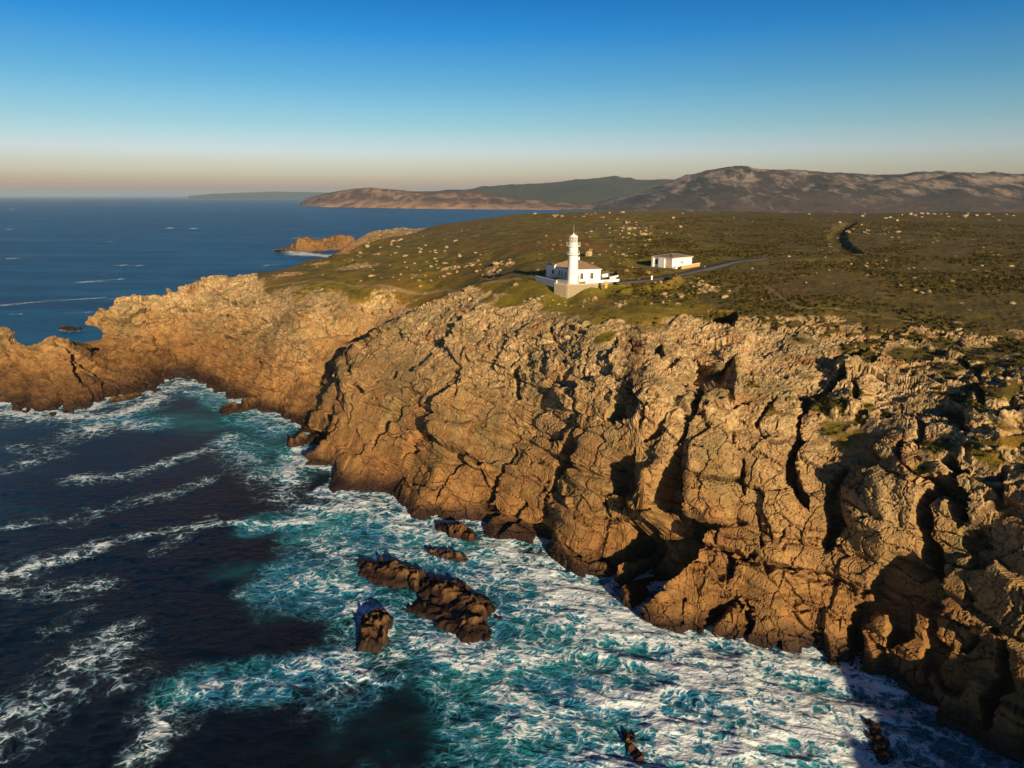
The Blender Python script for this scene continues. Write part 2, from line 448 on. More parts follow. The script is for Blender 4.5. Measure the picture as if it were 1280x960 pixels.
# gullies and joints of the cliff: (pixel x, y, half width m, depth m), shape: 1 = sheer right wall
GUL = [
    ([(862, 650, 1.0, 3), (885, 658, 1.2, 4), (918, 652, .8, 3), (935, 655, .3, 1)], 2),
    ([(840, 660, .8, 3), (880, 682, .9, 3.5), (920, 694, 1.0, 4), (960, 705, .8, 3.5), (1000, 716, .9, 4), (1055, 732, 1.0, 4), (1100, 748, 1.2, 5), (1160, 762, .9, 3.5), (1220, 785, .5, 2), (1285, 800, .4, 1.5)], 2),
    ([(900, 745, .5, 1.5), (950, 752, .4, 1.5), (1000, 762, .4, 1.5), (1050, 775, .4, 1.2)], 2),
    ([(865, 560, .3, .8), (930, 563, .3, .9), (985, 572, .3, .9)], 2),
    ([(860, 640, .3, 1), (950, 655, .35, 1.2), (1040, 665, .3, 1)], 2),
    ([(700, 640, .4, 1.5), (740, 648, .5, 2), (780, 656, .5, 2), (800, 652, .4, 1.5)], 2),
    ([(715, 696, .7, 2.5), (760, 702, .8, 3), (782, 700, .8, 2.5)], 2),
    ([(460, 498, .5, 1.2), (500, 506, .6, 1.8), (540, 516, .6, 1.6), (580, 525, .4, 1.2), (640, 530, .4, 1.2), (670, 545, .4, 1.2), (700, 550, .3, 1)], 2),
    ([(475, 488, .6, 1.5), (445, 484, .8, 2.0), (432, 495, .8, 1.5)], 2),
    ([(405, 575, .5, 1.5), (440, 568, .6, 1.5), (470, 590, .6, 2), (510, 610, .5, 1.5), (540, 630, .4, 1)], 2),
    ([(555, 556, .3, .8), (590, 570, .4, 1), (650, 590, .4, 1.5), (670, 600, .5, 1.6), (690, 602, .4, 1.2)], 2),
    ([(520, 625, .4, 1), (600, 645, .3, 1), (640, 640, .3, 1)], 2),
    ([(650, 470, .3, 1), (600, 480, .4, 1.2), (560, 485, .5, 1.4), (530, 500, .4, 1)], 2),
    ([(110, 420, 1.5, 4), (145, 432, 2.0, 5), (175, 440, 1.6, 4), (205, 455, 1, 3)], 2),
    ([(60, 440, .8, 2), (100, 462, 1.0, 3), (150, 485, .8, 2)], 2), ([(0, 425, .6, 2), (40, 455, .8, 2.5), (75, 490, .8, 2)], 2),
    ([(95, 425, 1.2, 3), (120, 428, 2.4, 7), (150, 436, 2.6, 7), (175, 436, 1.6, 4)], 2),
    ([(15, 424, 1.2, 3), (50, 458, 1.8, 4.5), (72, 498, 1.6, 4)], 0), ([(62, 430, 1.0, 3), (110, 452, 1.4, 4), (150, 470, 1.2, 3), (185, 478, 1, 2)], 0), ([(0, 452, 1.2, 3), (28, 480, 1.5, 4), (40, 505, 1.2, 3)], 0), ([(88, 455, 1, 3), (108, 480, 1.4, 3.5), (118, 500, 1, 3)], 0), ([(150, 430, 1.6, 4), (185, 450, 1.6, 4), (205, 462, 1.2, 3)], 0),
    ([(225, 365, .8, 1.5), (215, 400, 1.2, 3), (212, 440, 1, 2.5)], 0), ([(275, 355, .6, 1.5), (262, 390, .9, 2.2), (255, 430, .6, 1.5)], 0), ([(240, 375, .5, 1.2), (300, 395, .7, 1.6), (340, 430, .5, 1.2)], 0),
    ([(330, 465, .4, 1), (300, 495, .5, 1.5)], 1), ([(350, 474, .5, 1.5), (375, 482, .5, 1.5), (410, 490, .4, 1)], 2),
    ([(300, 430, .3, 1), (260, 470, .3, 1)], 1),
]
# recesses and clefts of the cliff face, outlined as the photograph shows them: (metres deep, outline)
REC = [
    (5, [(884, 389), (924, 389), (917, 417), (905, 411), (888, 398)]),
    (7, [(872, 445), (899, 457), (917, 443), (916, 504), (911, 506), (909, 483), (893, 481), (885, 487), (876, 508), (860, 548), (840, 558), (852, 544), (860, 508), (859, 479), (872, 473)]),
    (8, [(830, 574), (856, 550), (857, 619), (852, 640), (866, 647), (905, 658), (879, 668), (871, 697), (837, 727), (807, 772), (797, 764), (780, 732), (778, 655), (800, 648), (810, 615), (815, 598)]),
    (4, [(777, 477), (794, 477), (794, 501), (778, 526), (751, 530), (759, 507)]),
    (2.5, [(804, 507), (806, 520), (796, 540), (795, 516)]), (3, [(850, 505), (832, 518), (826, 544), (798, 556), (798, 546), (818, 532), (830, 514)]),
    (2.5, [(775, 425), (790, 423), (792, 445), (786, 443), (784, 431)]), (3, [(818, 433), (828, 429), (831, 449), (826, 453), (816, 443)]),
    (2, [(828, 455), (852, 447), (844, 461), (814, 475), (818, 468)]), (5, [(757, 578), (796, 560), (786, 627), (778, 637), (770, 637), (774, 619), (757, 619), (755, 600)]),
    (4, [(703, 554), (723, 552), (719, 580), (699, 607), (689, 639), (681, 645), (689, 613), (697, 595)]),
    (2.5, [(732, 429), (736, 429), (726, 481), (724, 509), (720, 544), (724, 560), (700, 562), (714, 542), (719, 499), (726, 461)]),
    (4.5, [(998, 487), (1028, 487), (1048, 465), (1060, 463), (1060, 474), (1038, 488), (1018, 499), (1004, 524), (1002, 532), (1006, 548), (996, 566), (1000, 599), (1010, 623), (1013, 641), (990, 627), (984, 617), (980, 589), (978, 574), (986, 560), (996, 524), (1000, 499)]),
    (4.5, [(1046, 581), (1062, 577), (1050, 603), (1049, 625), (1054, 643), (1060, 659), (1036, 690), (1028, 694), (1026, 676), (1030, 655), (1026, 635), (1034, 607)]),
    (3.5, [(1167, 499), (1206, 508), (1206, 538), (1216, 544), (1212, 550), (1199, 542), (1187, 528), (1179, 516)]), (2.5, [(1199, 439), (1212, 457), (1226, 459), (1226, 475), (1216, 475), (1206, 461), (1197, 449)]),
    (3, [(1206, 481), (1234, 479), (1235, 505), (1226, 507), (1222, 489), (1212, 489), (1206, 508)]), (3, [(1066, 475), (1072, 471), (1079, 481), (1078, 499), (1072, 507), (1068, 497)]),
    (2, [(1060, 443), (1082, 435), (1088, 441), (1064, 451)]), (2, [(1250, 507), (1285, 503), (1258, 516), (1248, 516)]), (3, [(1145, 518), (1157, 534), (1147, 562), (1140, 560)]),
    (7, [(1119, 556), (1129, 552), (1129, 581), (1149, 597), (1179, 597), (1171, 574), (1187, 566), (1196, 576), (1198, 591), (1212, 591), (1210, 599), (1198, 609), (1216, 625), (1216, 653), (1196, 661), (1179, 627), (1171, 625), (1165, 635), (1165, 659), (1179, 686), (1183, 730), (1147, 722), (1147, 667), (1139, 633), (1149, 613), (1135, 593), (1121, 572)]),
    (4, [(1087, 722), (1110, 690), (1143, 690), (1185, 740), (1187, 762), (1217, 768), (1175, 764), (1150, 759), (1145, 775), (1140, 800), (1108, 817), (1108, 770), (1095, 767), (1085, 785), (1085, 815), (1075, 838), (1062, 820), (1058, 785), (1067, 752), (1087, 748)]),
    (2.5, [(1196, 663), (1228, 659), (1238, 682), (1246, 698), (1242, 718), (1210, 714), (1208, 694)]), (4.5, [(1255, 785), (1261, 785), (1264, 860), (1248, 915), (1230, 912), (1227, 875), (1242, 840), (1245, 820)]),
    (3, [(1162, 772), (1175, 772), (1172, 795), (1185, 810), (1175, 830), (1162, 850), (1152, 840), (1150, 820)]), (2.2, [(1205, 718), (1220, 752), (1220, 777), (1226, 802), (1207, 819), (1197, 815), (1215, 795), (1212, 770)]),
    (2.2, [(926, 576), (932, 576), (929, 617), (925, 615), (923, 599)]), (2, [(966, 491), (972, 491), (960, 513), (946, 536), (942, 530), (953, 509)]), (2, [(915, 542), (922, 538), (922, 556), (916, 560)]),
    (3, [(899, 688), (919, 694), (943, 686), (947, 694), (931, 698), (919, 700), (915, 718), (909, 732), (905, 724), (913, 704)]), (2.6, [(949, 699), (959, 701), (1050, 716), (1060, 730), (1018, 719), (994, 713), (969, 711), (959, 719), (952, 711)]),
    (2, [(946, 637), (950, 637), (955, 663), (958, 684), (950, 686), (948, 667)]), (1.6, [(981, 657), (984, 657), (980, 688), (976, 688), (978, 671)]), (1.6, [(892, 660), (899, 662), (896, 682), (891, 682)]),
    (4, [(886, 767), (926, 746), (928, 756), (900, 781), (888, 810), (877, 800)]), (2.6, [(930, 750), (941, 754), (939, 781), (926, 815), (917, 813), (930, 781)]), (2.4, [(962, 815), (977, 790), (972, 823)]), (3, [(1009, 815), (1032, 779), (1028, 803), (1014, 834)]),
    (1.8, [(844, 746), (862, 748), (853, 760), (851, 788), (844, 783)]), (1.8, [(904, 741), (913, 722), (924, 696), (922, 714), (909, 741)]),
    (3.2, [(641, 463), (651, 458), (651, 500), (642, 508)]), (2.2, [(684, 402), (691, 402), (688, 430), (682, 434)]), (2.4, [(508, 555), (536, 517), (541, 523), (521, 559), (506, 575)]),
    (2.4, [(436, 483), (457, 489), (458, 498), (436, 493)]), (2.6, [(384, 536), (409, 540), (411, 554), (386, 548)]), (2.2, [(541, 619), (558, 596), (560, 600), (547, 633)]), (1.6, [(571, 476), (578, 476), (574, 496), (562, 510), (566, 496)]),
    (1.8, [(478, 522), (500, 505), (503, 508), (484, 540), (466, 564), (462, 562)]), (1.8, [(386, 562), (428, 518), (432, 521), (392, 566)]), (2, [(620, 655), (660, 625), (664, 629), (632, 668), (619, 676)]), (1.8, [(600, 632), (645, 560), (650, 562), (612, 640)]),
    (5, [(97, 412), (120, 406), (134, 421), (180, 425), (192, 446), (170, 442), (138, 430), (97, 430)]), (3, [(62, 431), (100, 439), (145, 470), (160, 488), (140, 475), (110, 458), (83, 444)]),
    (3, [(-5, 420), (23, 441), (56, 463), (50, 468), (20, 452), (-5, 432)]), (3, [(14, 485), (38, 485), (41, 509), (18, 506)]), (2.5, [(84, 452), (92, 450), (112, 488), (104, 492)]),
]
# buttresses that stand proud: (x, y, half width, height)
BUT = [
    [(925, 410, 3.5, 1.5), (905, 470, 4.5, 2.0), (885, 540, 5, 2.0), (885, 620, 5, 2.0)],
    [(1080, 450, 5, 2.0), (1060, 500, 5, 2.0)], [(1085, 620, 5, 2.0), (1095, 670, 4, 1.5)],
    [(1240, 480, 4, 1.5), (1235, 560, 4, 1.5)],
    [(640, 349, 4, .8), (590, 362, 4, 1.5), (527, 392, 4, 2), (487, 415, 4, 2), (450, 441, 4, 2)],
]
near = (rad < 420) & (Z.ravel() > -4)
e = 13.0
gxs = sum(zbase(P0[:, 0] + e, P0[:, 1] + o_) - zbase(P0[:, 0] - e, P0[:, 1] + o_) for o_ in (-9, 0, 9))
gys = sum(zbase(P0[:, 0] + o_, P0[:, 1] + e) - zbase(P0[:, 0] + o_, P0[:, 1] - e) for o_ in (-9, 0, 9))
NH = np.stack([-gxs, -gys], -1); NH /= (np.linalg.norm(NH, axis=1)[:, None] + 1e-6)
disp_h = np.zeros(len(P0))          # push along the horizontal outward normal
crack = np.zeros(len(P0)); disp_l = np.zeros(len(P0))
idx = np.where(near)[0]
Pn = P0[idx]
for pts, shape in GUL:
    W3 = np.array([np.append(hit(a, b), (c, d_)) for a, b, c, d_ in pts])
    if W3[-1, 2] < 7:                                   # a gully that reaches the sea goes on below the water line
        q_ = W3[-1].copy(); q_[:2] *= .93; q_[2] = -9; W3 = np.vstack([W3, q_])
    lo = W3[:, :3].min(0) - 14; hi = W3[:, :3].max(0) + 14
    m = np.all((Pn > lo) & (Pn < hi), 1)
    if not m.any(): continue
    j = idx[m]; Q = P0[j]
    wob = 0.35 * fbm(Q * 0.5, 3, 5)
    Qw = Q + np.stack([wob, wob * .3, fbm(Q * 0.4, 3, 9) * .6], -1) * 1.6
    d, s, v = poly_dist(Qw, W3)
    w, dep = v[:, 0], v[:, 1]
    if shape == 1:
        x = np.where(s > 0, d / (w * 1.0), d / (w * 1.4))
        f = np.where(s > 0, 1 - sstep(0.72, 1.0, x), (1 - sstep(0.0, 1.0, x)))
    elif shape == 0:
        f = 1 - sstep(0.35, 1.0, d / w)
    else:
        f = 1 - sstep(0.25, 1.0, d / w)
    if shape == 2: disp_l[j] = np.minimum(disp_l[j], -dep * f * .55)
    else: disp_h[j] = np.minimum(disp_h[j], -dep * f)
    crack[j] = np.maximum(crack[j], np.where(dep < 2.6, 0.7, 0.25) * (1 - sstep(0.0, 0.7, d / np.maximum(w, .4))))
for pts in BUT:
    W3 = np.array([np.append(hit(a, b), (c, d_)) for a, b, c, d_ in pts])
    lo = W3[:, :3].min(0) - 14; hi = W3[:, :3].max(0) + 14
    m = np.all((Pn > lo) & (Pn < hi), 1)
    j = idx[m]; Q = P0[j]
    d, s, v = poly_dist(Q, W3)
    disp_h[j] += v[:, 1] * (1 - sstep(0.45, 1.15, d / v[:, 0]))

kb = np.exp(-np.linspace(-2, 2, 15) ** 2); kb /= kb.sum()
def to_px(Pw):
    f_ = Pw[:, 1] * cos(PITCH) + (H - Pw[:, 2]) * sin(PITCH)
    v_ = ((H - Pw[:, 2]) * cos(PITCH) - Pw[:, 1] * sin(PITCH)) / f_
    return 640 + FPX * Pw[:, 0] / f_, 480 + FPX * v_, f_ / FPX
dg = np.pad(disp_h.reshape(NTH, NR), ((0, 0), (7, 7)), 'edge')
disp_h = sum(kb[k] * dg[:, k:k + NR] for k in range(15)).ravel()
# outlines laid on the face of the land as surveyed, then cut straight in
fpx, fpy, mpp = to_px(Pn)
wx_ = fbm(Pn * .45, 3, 141); wy_ = fbm(Pn * .45 + 31, 3, 142); wf_ = fbm(Pn * 1.6, 2, 143)
rec = np.zeros(len(Pn))
for dep, poly in REC:
    pg = np.array(poly, float)
    lo = pg.min(0) - 5; hi = pg.max(0) + 5
    m = np.where((fpx > lo[0]) & (fpx < hi[0]) & (fpy > lo[1]) & (fpy < hi[1]))[0]
    if not len(m): continue
    qx = fpx[m] + (.55 * wx_[m] + .2 * wf_[m]) / mpp[m]; qy = fpy[m] + (.55 * wy_[m] + .2 * wf_[m]) / mpp[m]
    inside = np.zeros(len(m), bool); dmin = np.full(len(m), 1e9)
    for k in range(len(pg)):
        x1, y1 = pg[k]; x2, y2 = pg[(k + 1) % len(pg)]
        c_ = ((y1 > qy) != (y2 > qy)) & (qx < (x2 - x1) * (qy - y1) / (y2 - y1 + 1e-9) + x1)
        inside ^= c_
        ex, ey = x2 - x1, y2 - y1
        t = np.clip(((qx - x1) * ex + (qy - y1) * ey) / (ex * ex + ey * ey), 0, 1)
        dmin = np.minimum(dmin, np.hypot(qx - x1 - t * ex, qy - y1 - t * ey))
    sd_ = np.where(inside, dmin, -dmin) * mpp[m]
    f = sstep(-.12, .45 + .07 * dep, sd_)
    dep = dep * (1.3 if dep >= 3.5 else 1.15)
    rec[m] = np.maximum(rec[m], dep * f)
disp_h[idx] -= rec
disp_h = np.minimum(disp_h, np.where(disp_l < -.05, disp_h * .6 + disp_l, disp_h))
# how rocky, how grassy
zz = P0[:, 2]
big = fbm(P0 * 0.03, 4, 21); med = fbm(P0 * 0.16, 4, 31); sml = fbm(P0 * 0.6, 3, 41)
azd = np.degrees(np.arctan2(P0[:, 0], P0[:, 1]))
g = sstep(0.62, 0.22, slope + 0.22 * med + 0.10 * sml)
# where heath starts above the cliffs, read off the photograph
HE = np.array([(-60, 60), (-25, 60), (-22, 44), (-17, 39.5), (-12, 40.5), (-7, 44), (-4, 46.5), (0, 48), (4, 46), (9, 46.5), (14, 46.3), (18, 47), (24, 46.0), (28, 44), (33, 40.5), (40, 39), (60, 38), (130, 38)])
he = np.interp(azd, HE[:, 0], HE[:, 1])
he = np.where((rad > 238) & (azd < -2), np.minimum(he, 37.5), he)
g *= sstep(-2.4, 1.6, zz - he + 2.6 * med + 1.2 * big)
hb_ = (rad > 236) * sstep(-20.5, -19, azd) * sstep(-1, -3, azd)
g = np.maximum(g, hb_ * sstep(31.8, 36.4, zz + 3.2 * med + 1.6 * sml) * .92)
bandz = sstep(11, 16, azd) * sstep(36, 39, zz) * (1 - sstep(46.5, 49, zz + 1.0 * med)) * (rad < 200)
g *= 1 - bandz * .95 * (1 - sstep(-.12, .16, med * 1.1 + .75 * sml))
upslope = sstep(14, 19, azd) * sstep(33, 37, zz) * (1 - sstep(38.5, 42, zz)) * (rad < 200)
g = np.maximum(g, upslope * sstep(.05, .3, med + .5 * sml) * .8)
# green ledges within the rock
GREEN = [(757, 422, 4, .9), (1040, 535, 5, .6), (1075, 550, 6, .7), (1010, 470, 4, .6), (1130, 440, 7, .8), (735, 408, 1.4, .9), (705, 418, 1.2, .7), (1110, 580, 3, .6), (640, 375, 9, 1.), (700, 382, 9, 1.), (1250, 440, 10, .8), (870, 400, 5, .5),
         (1150, 590, 2.5, .7), (1180, 460, 5, .8), (350, 385, 7, .5), (310, 370, 6, .4), (860, 470, 3, .4), (660, 358, 9, 1.), (610, 375, 5, .7), (770, 362, 8, .9), (1200, 520, 4, .5), (1000, 425, 6, .6), (1060, 405, 3, .7)]
green = np.zeros(len(P0))
for x, y, r_, a in GREEN:
    c = hit(x, y)
    m = (np.abs(P0[:, 0] - c[0]) < 2 * r_) & (np.abs(P0[:, 1] - c[1]) < 2 * r_)
    f = a * np.exp(-(((P0[m] - c) ** 2).sum(1)) / (r_ * .75) ** 2) * (1.0 + 0.9 * med[m])
    g[m] = np.maximum(g[m], f * 1.05); green[m] = np.maximum(green[m], np.clip(f, 0, 1))
# bare knolls in the heath (pale outcrops)
KNOLL = [(795, 285, 14, 1.1), (445, 335, 16, 1.0), (470, 318, 7, .6), (500, 300, 10, .6), (560, 335, 7, .7), (590, 330, 6, .6), (1160, 266, 12, .6), (1080, 268, 10, .5), (520, 345, 6, .5), (610, 318, 5, .5), (740, 372, 4, .5), (780, 380, 6, .6), (850, 370, 7, .5), (890, 362, 6, .6), (870, 355, 5, .5),
         (360, 343, 12, .9), (400, 330, 10, .7), (1130, 335, 5, .4), (640, 270, 10, .4), (400, 372, 14, .8), (480, 375, 10, .6), (340, 375, 16, .8)]
for x, y, r_, a in KNOLL:
    c = hit(x, y)
    m = (np.abs(P0[:, 0] - c[0]) < 2 * r_) & (np.abs(P0[:, 1] - c[1]) < 2 * r_)
    f = np.exp(-(((P0[m] - c)[:, :2] ** 2).sum(1)) / (r_ * .8) ** 2)
    g[m] -= a * f * (1.0 + 1.3 * sml[m])
g = np.where((azd < -20) & (rad < 420), g * sstep(0.2, 0.9, 0.25 + med), g)
prom = sstep(820, 870, rad) * (azd < -5)
g *= 1 - prom * 0.9
g = np.clip(g, 0, 1)

# trodden paths, read off the photograph
PATHS = [([(335, 358), (360, 355), (420, 354), (480, 358), (560, 361), (610, 356), (650, 350)], 0.9, .9),
         ([(905, 372), (930, 356), (960, 360), (985, 378), (1000, 386)], 1.2, .45), ([(985, 385), (1050, 388), (1110, 397), (1150, 406)], .8, .5),
         ([(945, 324), (1000, 322), (1050, 320), (1080, 318)], 1.1, .6), ([(720, 373), (770, 386), (830, 392)], .5, .5)]
path = np.zeros(len(P0))
for pts, w, a in PATHS:
    W3 = np.array([hit(x, y) for x, y in pts])
    lo = W3.min(0)[:2] - 8; hi = W3.max(0)[:2] + 8
    m = np.all((P0[:, :2] > lo) & (P0[:, :2] < hi), 1)
    d, _, _ = poly_dist(P0[m] * [1, 1, 0], W3 * [1, 1, 0])
    path[m] = np.maximum(path[m], a * (1 - sstep(w * .6, w * 1.5, d + .5 * sml[m])))
# the sunken lane on the far heath
W3 = np.array([hit(x, y) for x, y in ((1063, 279), (1052, 284), (1046, 296), (1052, 307), (1066, 316))])
m = (rad > 200) & (azd > 15) & (azd < 35)
d, _, _ = poly_dist(P0[m] * [1, 1, 0], W3 * [1, 1, 0])
lane = np.zeros(len(P0)); lane[m] = 1 - sstep(1.5, 5, d)

# flat ground for the buildings and the road
def flat_zone(pts, w, soft):
    W3 = np.array(pts, float)
    lo = W3.min(0)[:2] - w - soft; hi = W3.max(0)[:2] + w + soft
    m = np.where(np.all((P0[:, :2] > lo) & (P0[:, :2] < hi), 1))[0]
    best = np.full(len(m), 1e9); zt = np.zeros(len(m))
    for k in range(len(W3) - 1):
        a, b = W3[k], W3[k + 1]; ab = (b - a)[:2]
        t = np.clip(((P0[m, :2] - a[:2]) @ ab) / (ab @ ab), 0, 1)
        d = np.linalg.norm(P0[m, :2] - (a[:2] + t[:, None] * ab), axis=1)
        z_ = a[2] + t * (b[2] - a[2])
        zt = np.where(d < best, z_, zt); best = np.minimum(best, d)
    f = 1 - sstep(w, w + soft, best)
    return m, f, zt
ROAD = []
for x, y, z in ((768, 353, 51.9), (800, 350.5, 52.2), (830, 346.5, 52.7), (860, 340.5, 53.2), (890, 333.5, 54.0), (920, 326.5, 54.8), (955, 323, 55.2), (1000, 321.5, 55.4), (1050, 319.5, 55.7)):
    ROAD.append(atz(x, y, z))
calm = np.zeros(len(P0))
znew = zz.copy()
m, f, zt = flat_zone(ROAD, 3.2, 5.0)
znew[m] = znew[m] * (1 - f) + (zt - 0.12) * f; calm[m] = np.maximum(calm[m], f); g[m] = np.maximum(g[m], f * .9)
for pl_ in ([(779, 357, 52), (795, 356, 52.2), (808, 354, 52.3)], [(824, 351, 52.8), (836, 349.5, 53), (848, 347, 53.1)]):
    W3 = np.array([atz(*p) for p in pl_])
    m = (np.abs(P0[:, 0] - W3[1, 0]) < 16) & (np.abs(P0[:, 1] - W3[1, 1]) < 16)
    d, _, _ = poly_dist(P0[m] * [1, 1, 0], W3 * [1, 1, 0])
    znew[m] += 1.7 * np.exp(-(d / 1.5) ** 2) * (1 + .6 * sml[m])
HC = atz(709, 355.6, 52.0)          # the lighthouse corner of the terrace
ANG = radians(16)
EX = np.array([cos(ANG), sin(ANG), 0]); EY = np.array([-sin(ANG), cos(ANG), 0])     # along the right face, along the left face
def loc(a, b, z=0.0):
    return HC + EX * a + EY * b + np.array([0, 0, z])
TER = [atz(670, 348, 52), atz(695.5, 354.4, 52), HC, atz(745, 354.6, 52), atz(773, 351.5, 52), atz(770, 344, 52), atz(735, 340, 52), atz(684, 340.5, 52)]
ins = np.full(len(P0), 1e9)
for k in range(len(TER)):
    a_, b_ = TER[k][:2], TER[(k + 1) % len(TER)][:2]
    ev = (b_ - a_) / np.linalg.norm(b_ - a_)
    ins = np.minimum(ins, (P0[:, 0] - a_[0]) * -ev[1] + (P0[:, 1] - a_[1]) * ev[0])
m = (np.abs(P0[:, 0] - HC[0] - 5) < 50) & (np.abs(P0[:, 1] - HC[1] - 5) < 50)
ul = P0[:, 0] - HC[0]
bank = np.interp(ul, [-14, -9, -6, -3.1, 0, 2, 4.5, 7, 9, 11, 14, 20], [51.6, 51.6, 50.6, 49.2, 48.2, 49, 50.6, 51.3, 51.1, 50.3, 51.2, 51.8])
fo = np.clip(1 - sstep(1.5, 11, -ins), 0, 1) * (ins < 0) * m * sstep(-18, -10, ul) * (1 - sstep(18, 26, ul)) * (P0[:, 1] < HC[1] + 6)
znew = znew * (1 - fo) + (bank + np.minimum(ins, 0) * .30) * fo
fi = sstep(-0.15, 0.35, ins) * m
znew = np.where(m, znew * (1 - fi) + 51.7 * fi, znew)
calm = np.maximum(calm, np.maximum(fo * .35, fi)); g = np.maximum(g, np.maximum(fo, fi) * .95); green = np.maximum(green, fo)
B2 = atz(840, 335.0, 53.5)
d2 = np.hypot(P0[:, 0] - B2[0] - 2, P0[:, 1] - B2[1] - 6)
f = 1 - sstep(12, 20, d2)
znew = znew * (1 - f) + 53.4 * f; calm = np.maximum(calm, f * .9)
green = np.maximum(green, .5 * (1 - sstep(10, 22, d2)))

rock = np.clip(1 - g, 0, 1)
rocky = sstep(0.35, 0.9, rock) * (1 - calm)
steep = sstep(0.35, 1.0, slope)
act = np.where((zz > -5) & (rad < 1100))[0]
Pd = P0.copy(); Pd[:, 2] = znew
Pd[:, :2] += NH * (disp_h * (1 - calm))[:, None]
Pd[:, 2] += .5 * disp_h * sstep(-17, -15, azd)
Pd[:, 2] += .9 * disp_h * (1 - sstep(.45, .9, slope)) * sstep(-18, -20, azd) * (rad < 420)
G3 = Pd.reshape(NTH, NR, 3)
du = np.zeros_like(G3); dv = np.zeros_like(G3)
du[2:-2] = G3[4:] - G3[:-4]; du[:2] = du[2]; du[-2:] = du[-3]
dv[:, 2:-2] = G3[:, 4:] - G3[:, :-4]; dv[:, :2] = dv[:, 2:3]; dv[:, -2:] = dv[:, -3:-2]
ND = np.cross(dv, du).reshape(-1, 3); ND *= np.sign(ND[:, 2:3] + 1e-9)
ND /= (np.linalg.norm(ND, axis=1)[:, None] + 1e-9)
ND = ND * .2 + N0 * .8; ND /= (np.linalg.norm(ND, axis=1)[:, None] + 1e-9)
Q = Pd[act].copy()
sc_far = np.clip(rad[act] / 250, 1, 3)                      # far rock only needs its larger shapes
warp = np.stack([fbm(Q * .12, 3, 3), fbm(Q * .12 + 40, 3, 4), fbm(Q * .12 + 80, 3, 6)], -1)
R1 = rotm(radians(4), radians(-3), radians(48))
dn = np.zeros(len(act)); ck = np.zeros(len(act))
topness = sstep(24, 40, zz[act] + 3 * med[act])             # upper cliff is shattered, lower cliff is massive
topness = np.maximum(topness, .75 * sstep(-15, -19, azd[act]))
levels = [((14, 15, 8.6), 1.9, .9, 0.022, 61, 1.0, 0.75), ((5.4, 6.2, 5.0), .95, .6, 0.028, 62, 0.45, .85), ((2.1, 2.6, 2.4), .55, .5, 0.05, 63, 0.10, .95), ((1.0, .8, 1.3), .22, .22, 0.08, 64, .06, .9)]
smooth_far = 1 - .4 * sstep(-9.5, -12, azd[act]) * sstep(228, 245, rad[act]) * sstep(-22, -17, azd[act]) + .45 * sstep(-19, -23, azd[act])
rk = rocky[act]
for (sx_, sy_, sz_), amp, tilt, cw_, seed, lowf, topf in levels:
    sel = np.where((rk > 0.03) & ((rad[act] < 380) | (sx_ > 2)))[0]
    q = (Q[sel] + warp[sel] * sx_ * .17) @ R1
    f1, bd, hid, off = cells(q / np.array([sx_, sy_, sz_]), seed, .42 if sx_ > 5 else .75)
    am = amp * (lowf + (topf - lowf) * topness[sel]) * smooth_far[sel]
    o = (rnd(hid, 5) - .5) * 2 * am
    o += tilt * ((rnd(hid, 6) - .5) * off[:, 0] + (rnd(hid, 7) - .5) * off[:, 1] + (rnd(hid, 8) - .5) * off[:, 2]) * am / amp * 2
    e_ = 1 - sstep(0, cw_, bd)
    o -= e_ * min(amp * .55, .5)
    dn[sel] += o
    ck[sel] = np.maximum(ck[sel], e_ * (.95 if sx_ > 5 else .5 if sx_ > 2 else .15))
dn += 0.24 * fbm(Q * .9, 4, 71) * (.15 + .85 * topness) + .45 * fbm(Q * .09, 3, 72) * smooth_far
bz = Q[:, 2] + 1.2 * warp[:, 0] + .05 * (Q[:, 0] * .6 - Q[:, 1] * .4)
for z_, a_ in ((9.0, 1.1), (17.0, 1.9), (24.5, 1.0), (31.5, 1.2), (38.5, .7)):
    dn += a_ * (sstep(1.6, 0.0, np.abs(bz - z_ + 1.6)) * .55 - sstep(.9, .1, np.abs(bz - z_ - .3)) * .55) * (1 - .5 * topness) * smooth_far * (rad[act] < 400)
# shape along the face normal; on steep rock mostly outwards
dn *= rk * (0.35 + .65 * np.maximum(np.maximum(steep[act], .35 * topness), .8 * sstep(-19, -23, azd[act])))
# heath: hummocks and shrubs
gr = (1 - rk) * (1 - calm[act])
hum = 0.35 * fbm(Q * .25, 4, 81) + 0.30 * np.clip(fbm(Q * .9, 3, 82), 0, 1) * sstep(4, 18, azd[act]) + .6 * fbm(Q * .05, 3, 83)
# bouldery crumbs poking out of the heath
f1, bd, hid, off = cells(Q / np.array([3.2, 3.2, 3.0]), 91)
zone = sstep(-.25, .25, fbm(Q * .04, 3, 92) + .0)
st = (rnd(hid, 4) < .09 * zone) * (1 - sstep(.12, .34, f1)) * gr * (rnd(hid, 5) * .6 + .4)
P = Pd.copy()
P[act] += ND[act] * dn[:, None]
P[act, 2] += hum * gr + st * .8
P[:, 2] -= lane * 1.6
gcol = g.copy(); gcol[act] = np.clip(gcol[act] - (st > .12) * 1.2, 0, 1)
crack[act] = np.maximum(crack[act], ck * rk)
pale = sstep(18, 40, zz + 5 * med + 3 * big) * .9
pale = np.where(azd < -12, pale * .9 + .12, pale)
stone = np.zeros(len(P0)); stone[act] = st > .12
pale = np.clip(np.maximum(pale, stone), 0, 1)
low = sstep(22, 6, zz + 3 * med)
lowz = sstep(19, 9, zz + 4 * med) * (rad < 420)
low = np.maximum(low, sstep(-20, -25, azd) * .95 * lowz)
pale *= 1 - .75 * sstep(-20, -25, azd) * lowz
pale = np.maximum(pale, .85 * sstep(-16, -20, azd) * sstep(20, 28, zz + 5 * med) * (rad < 420))
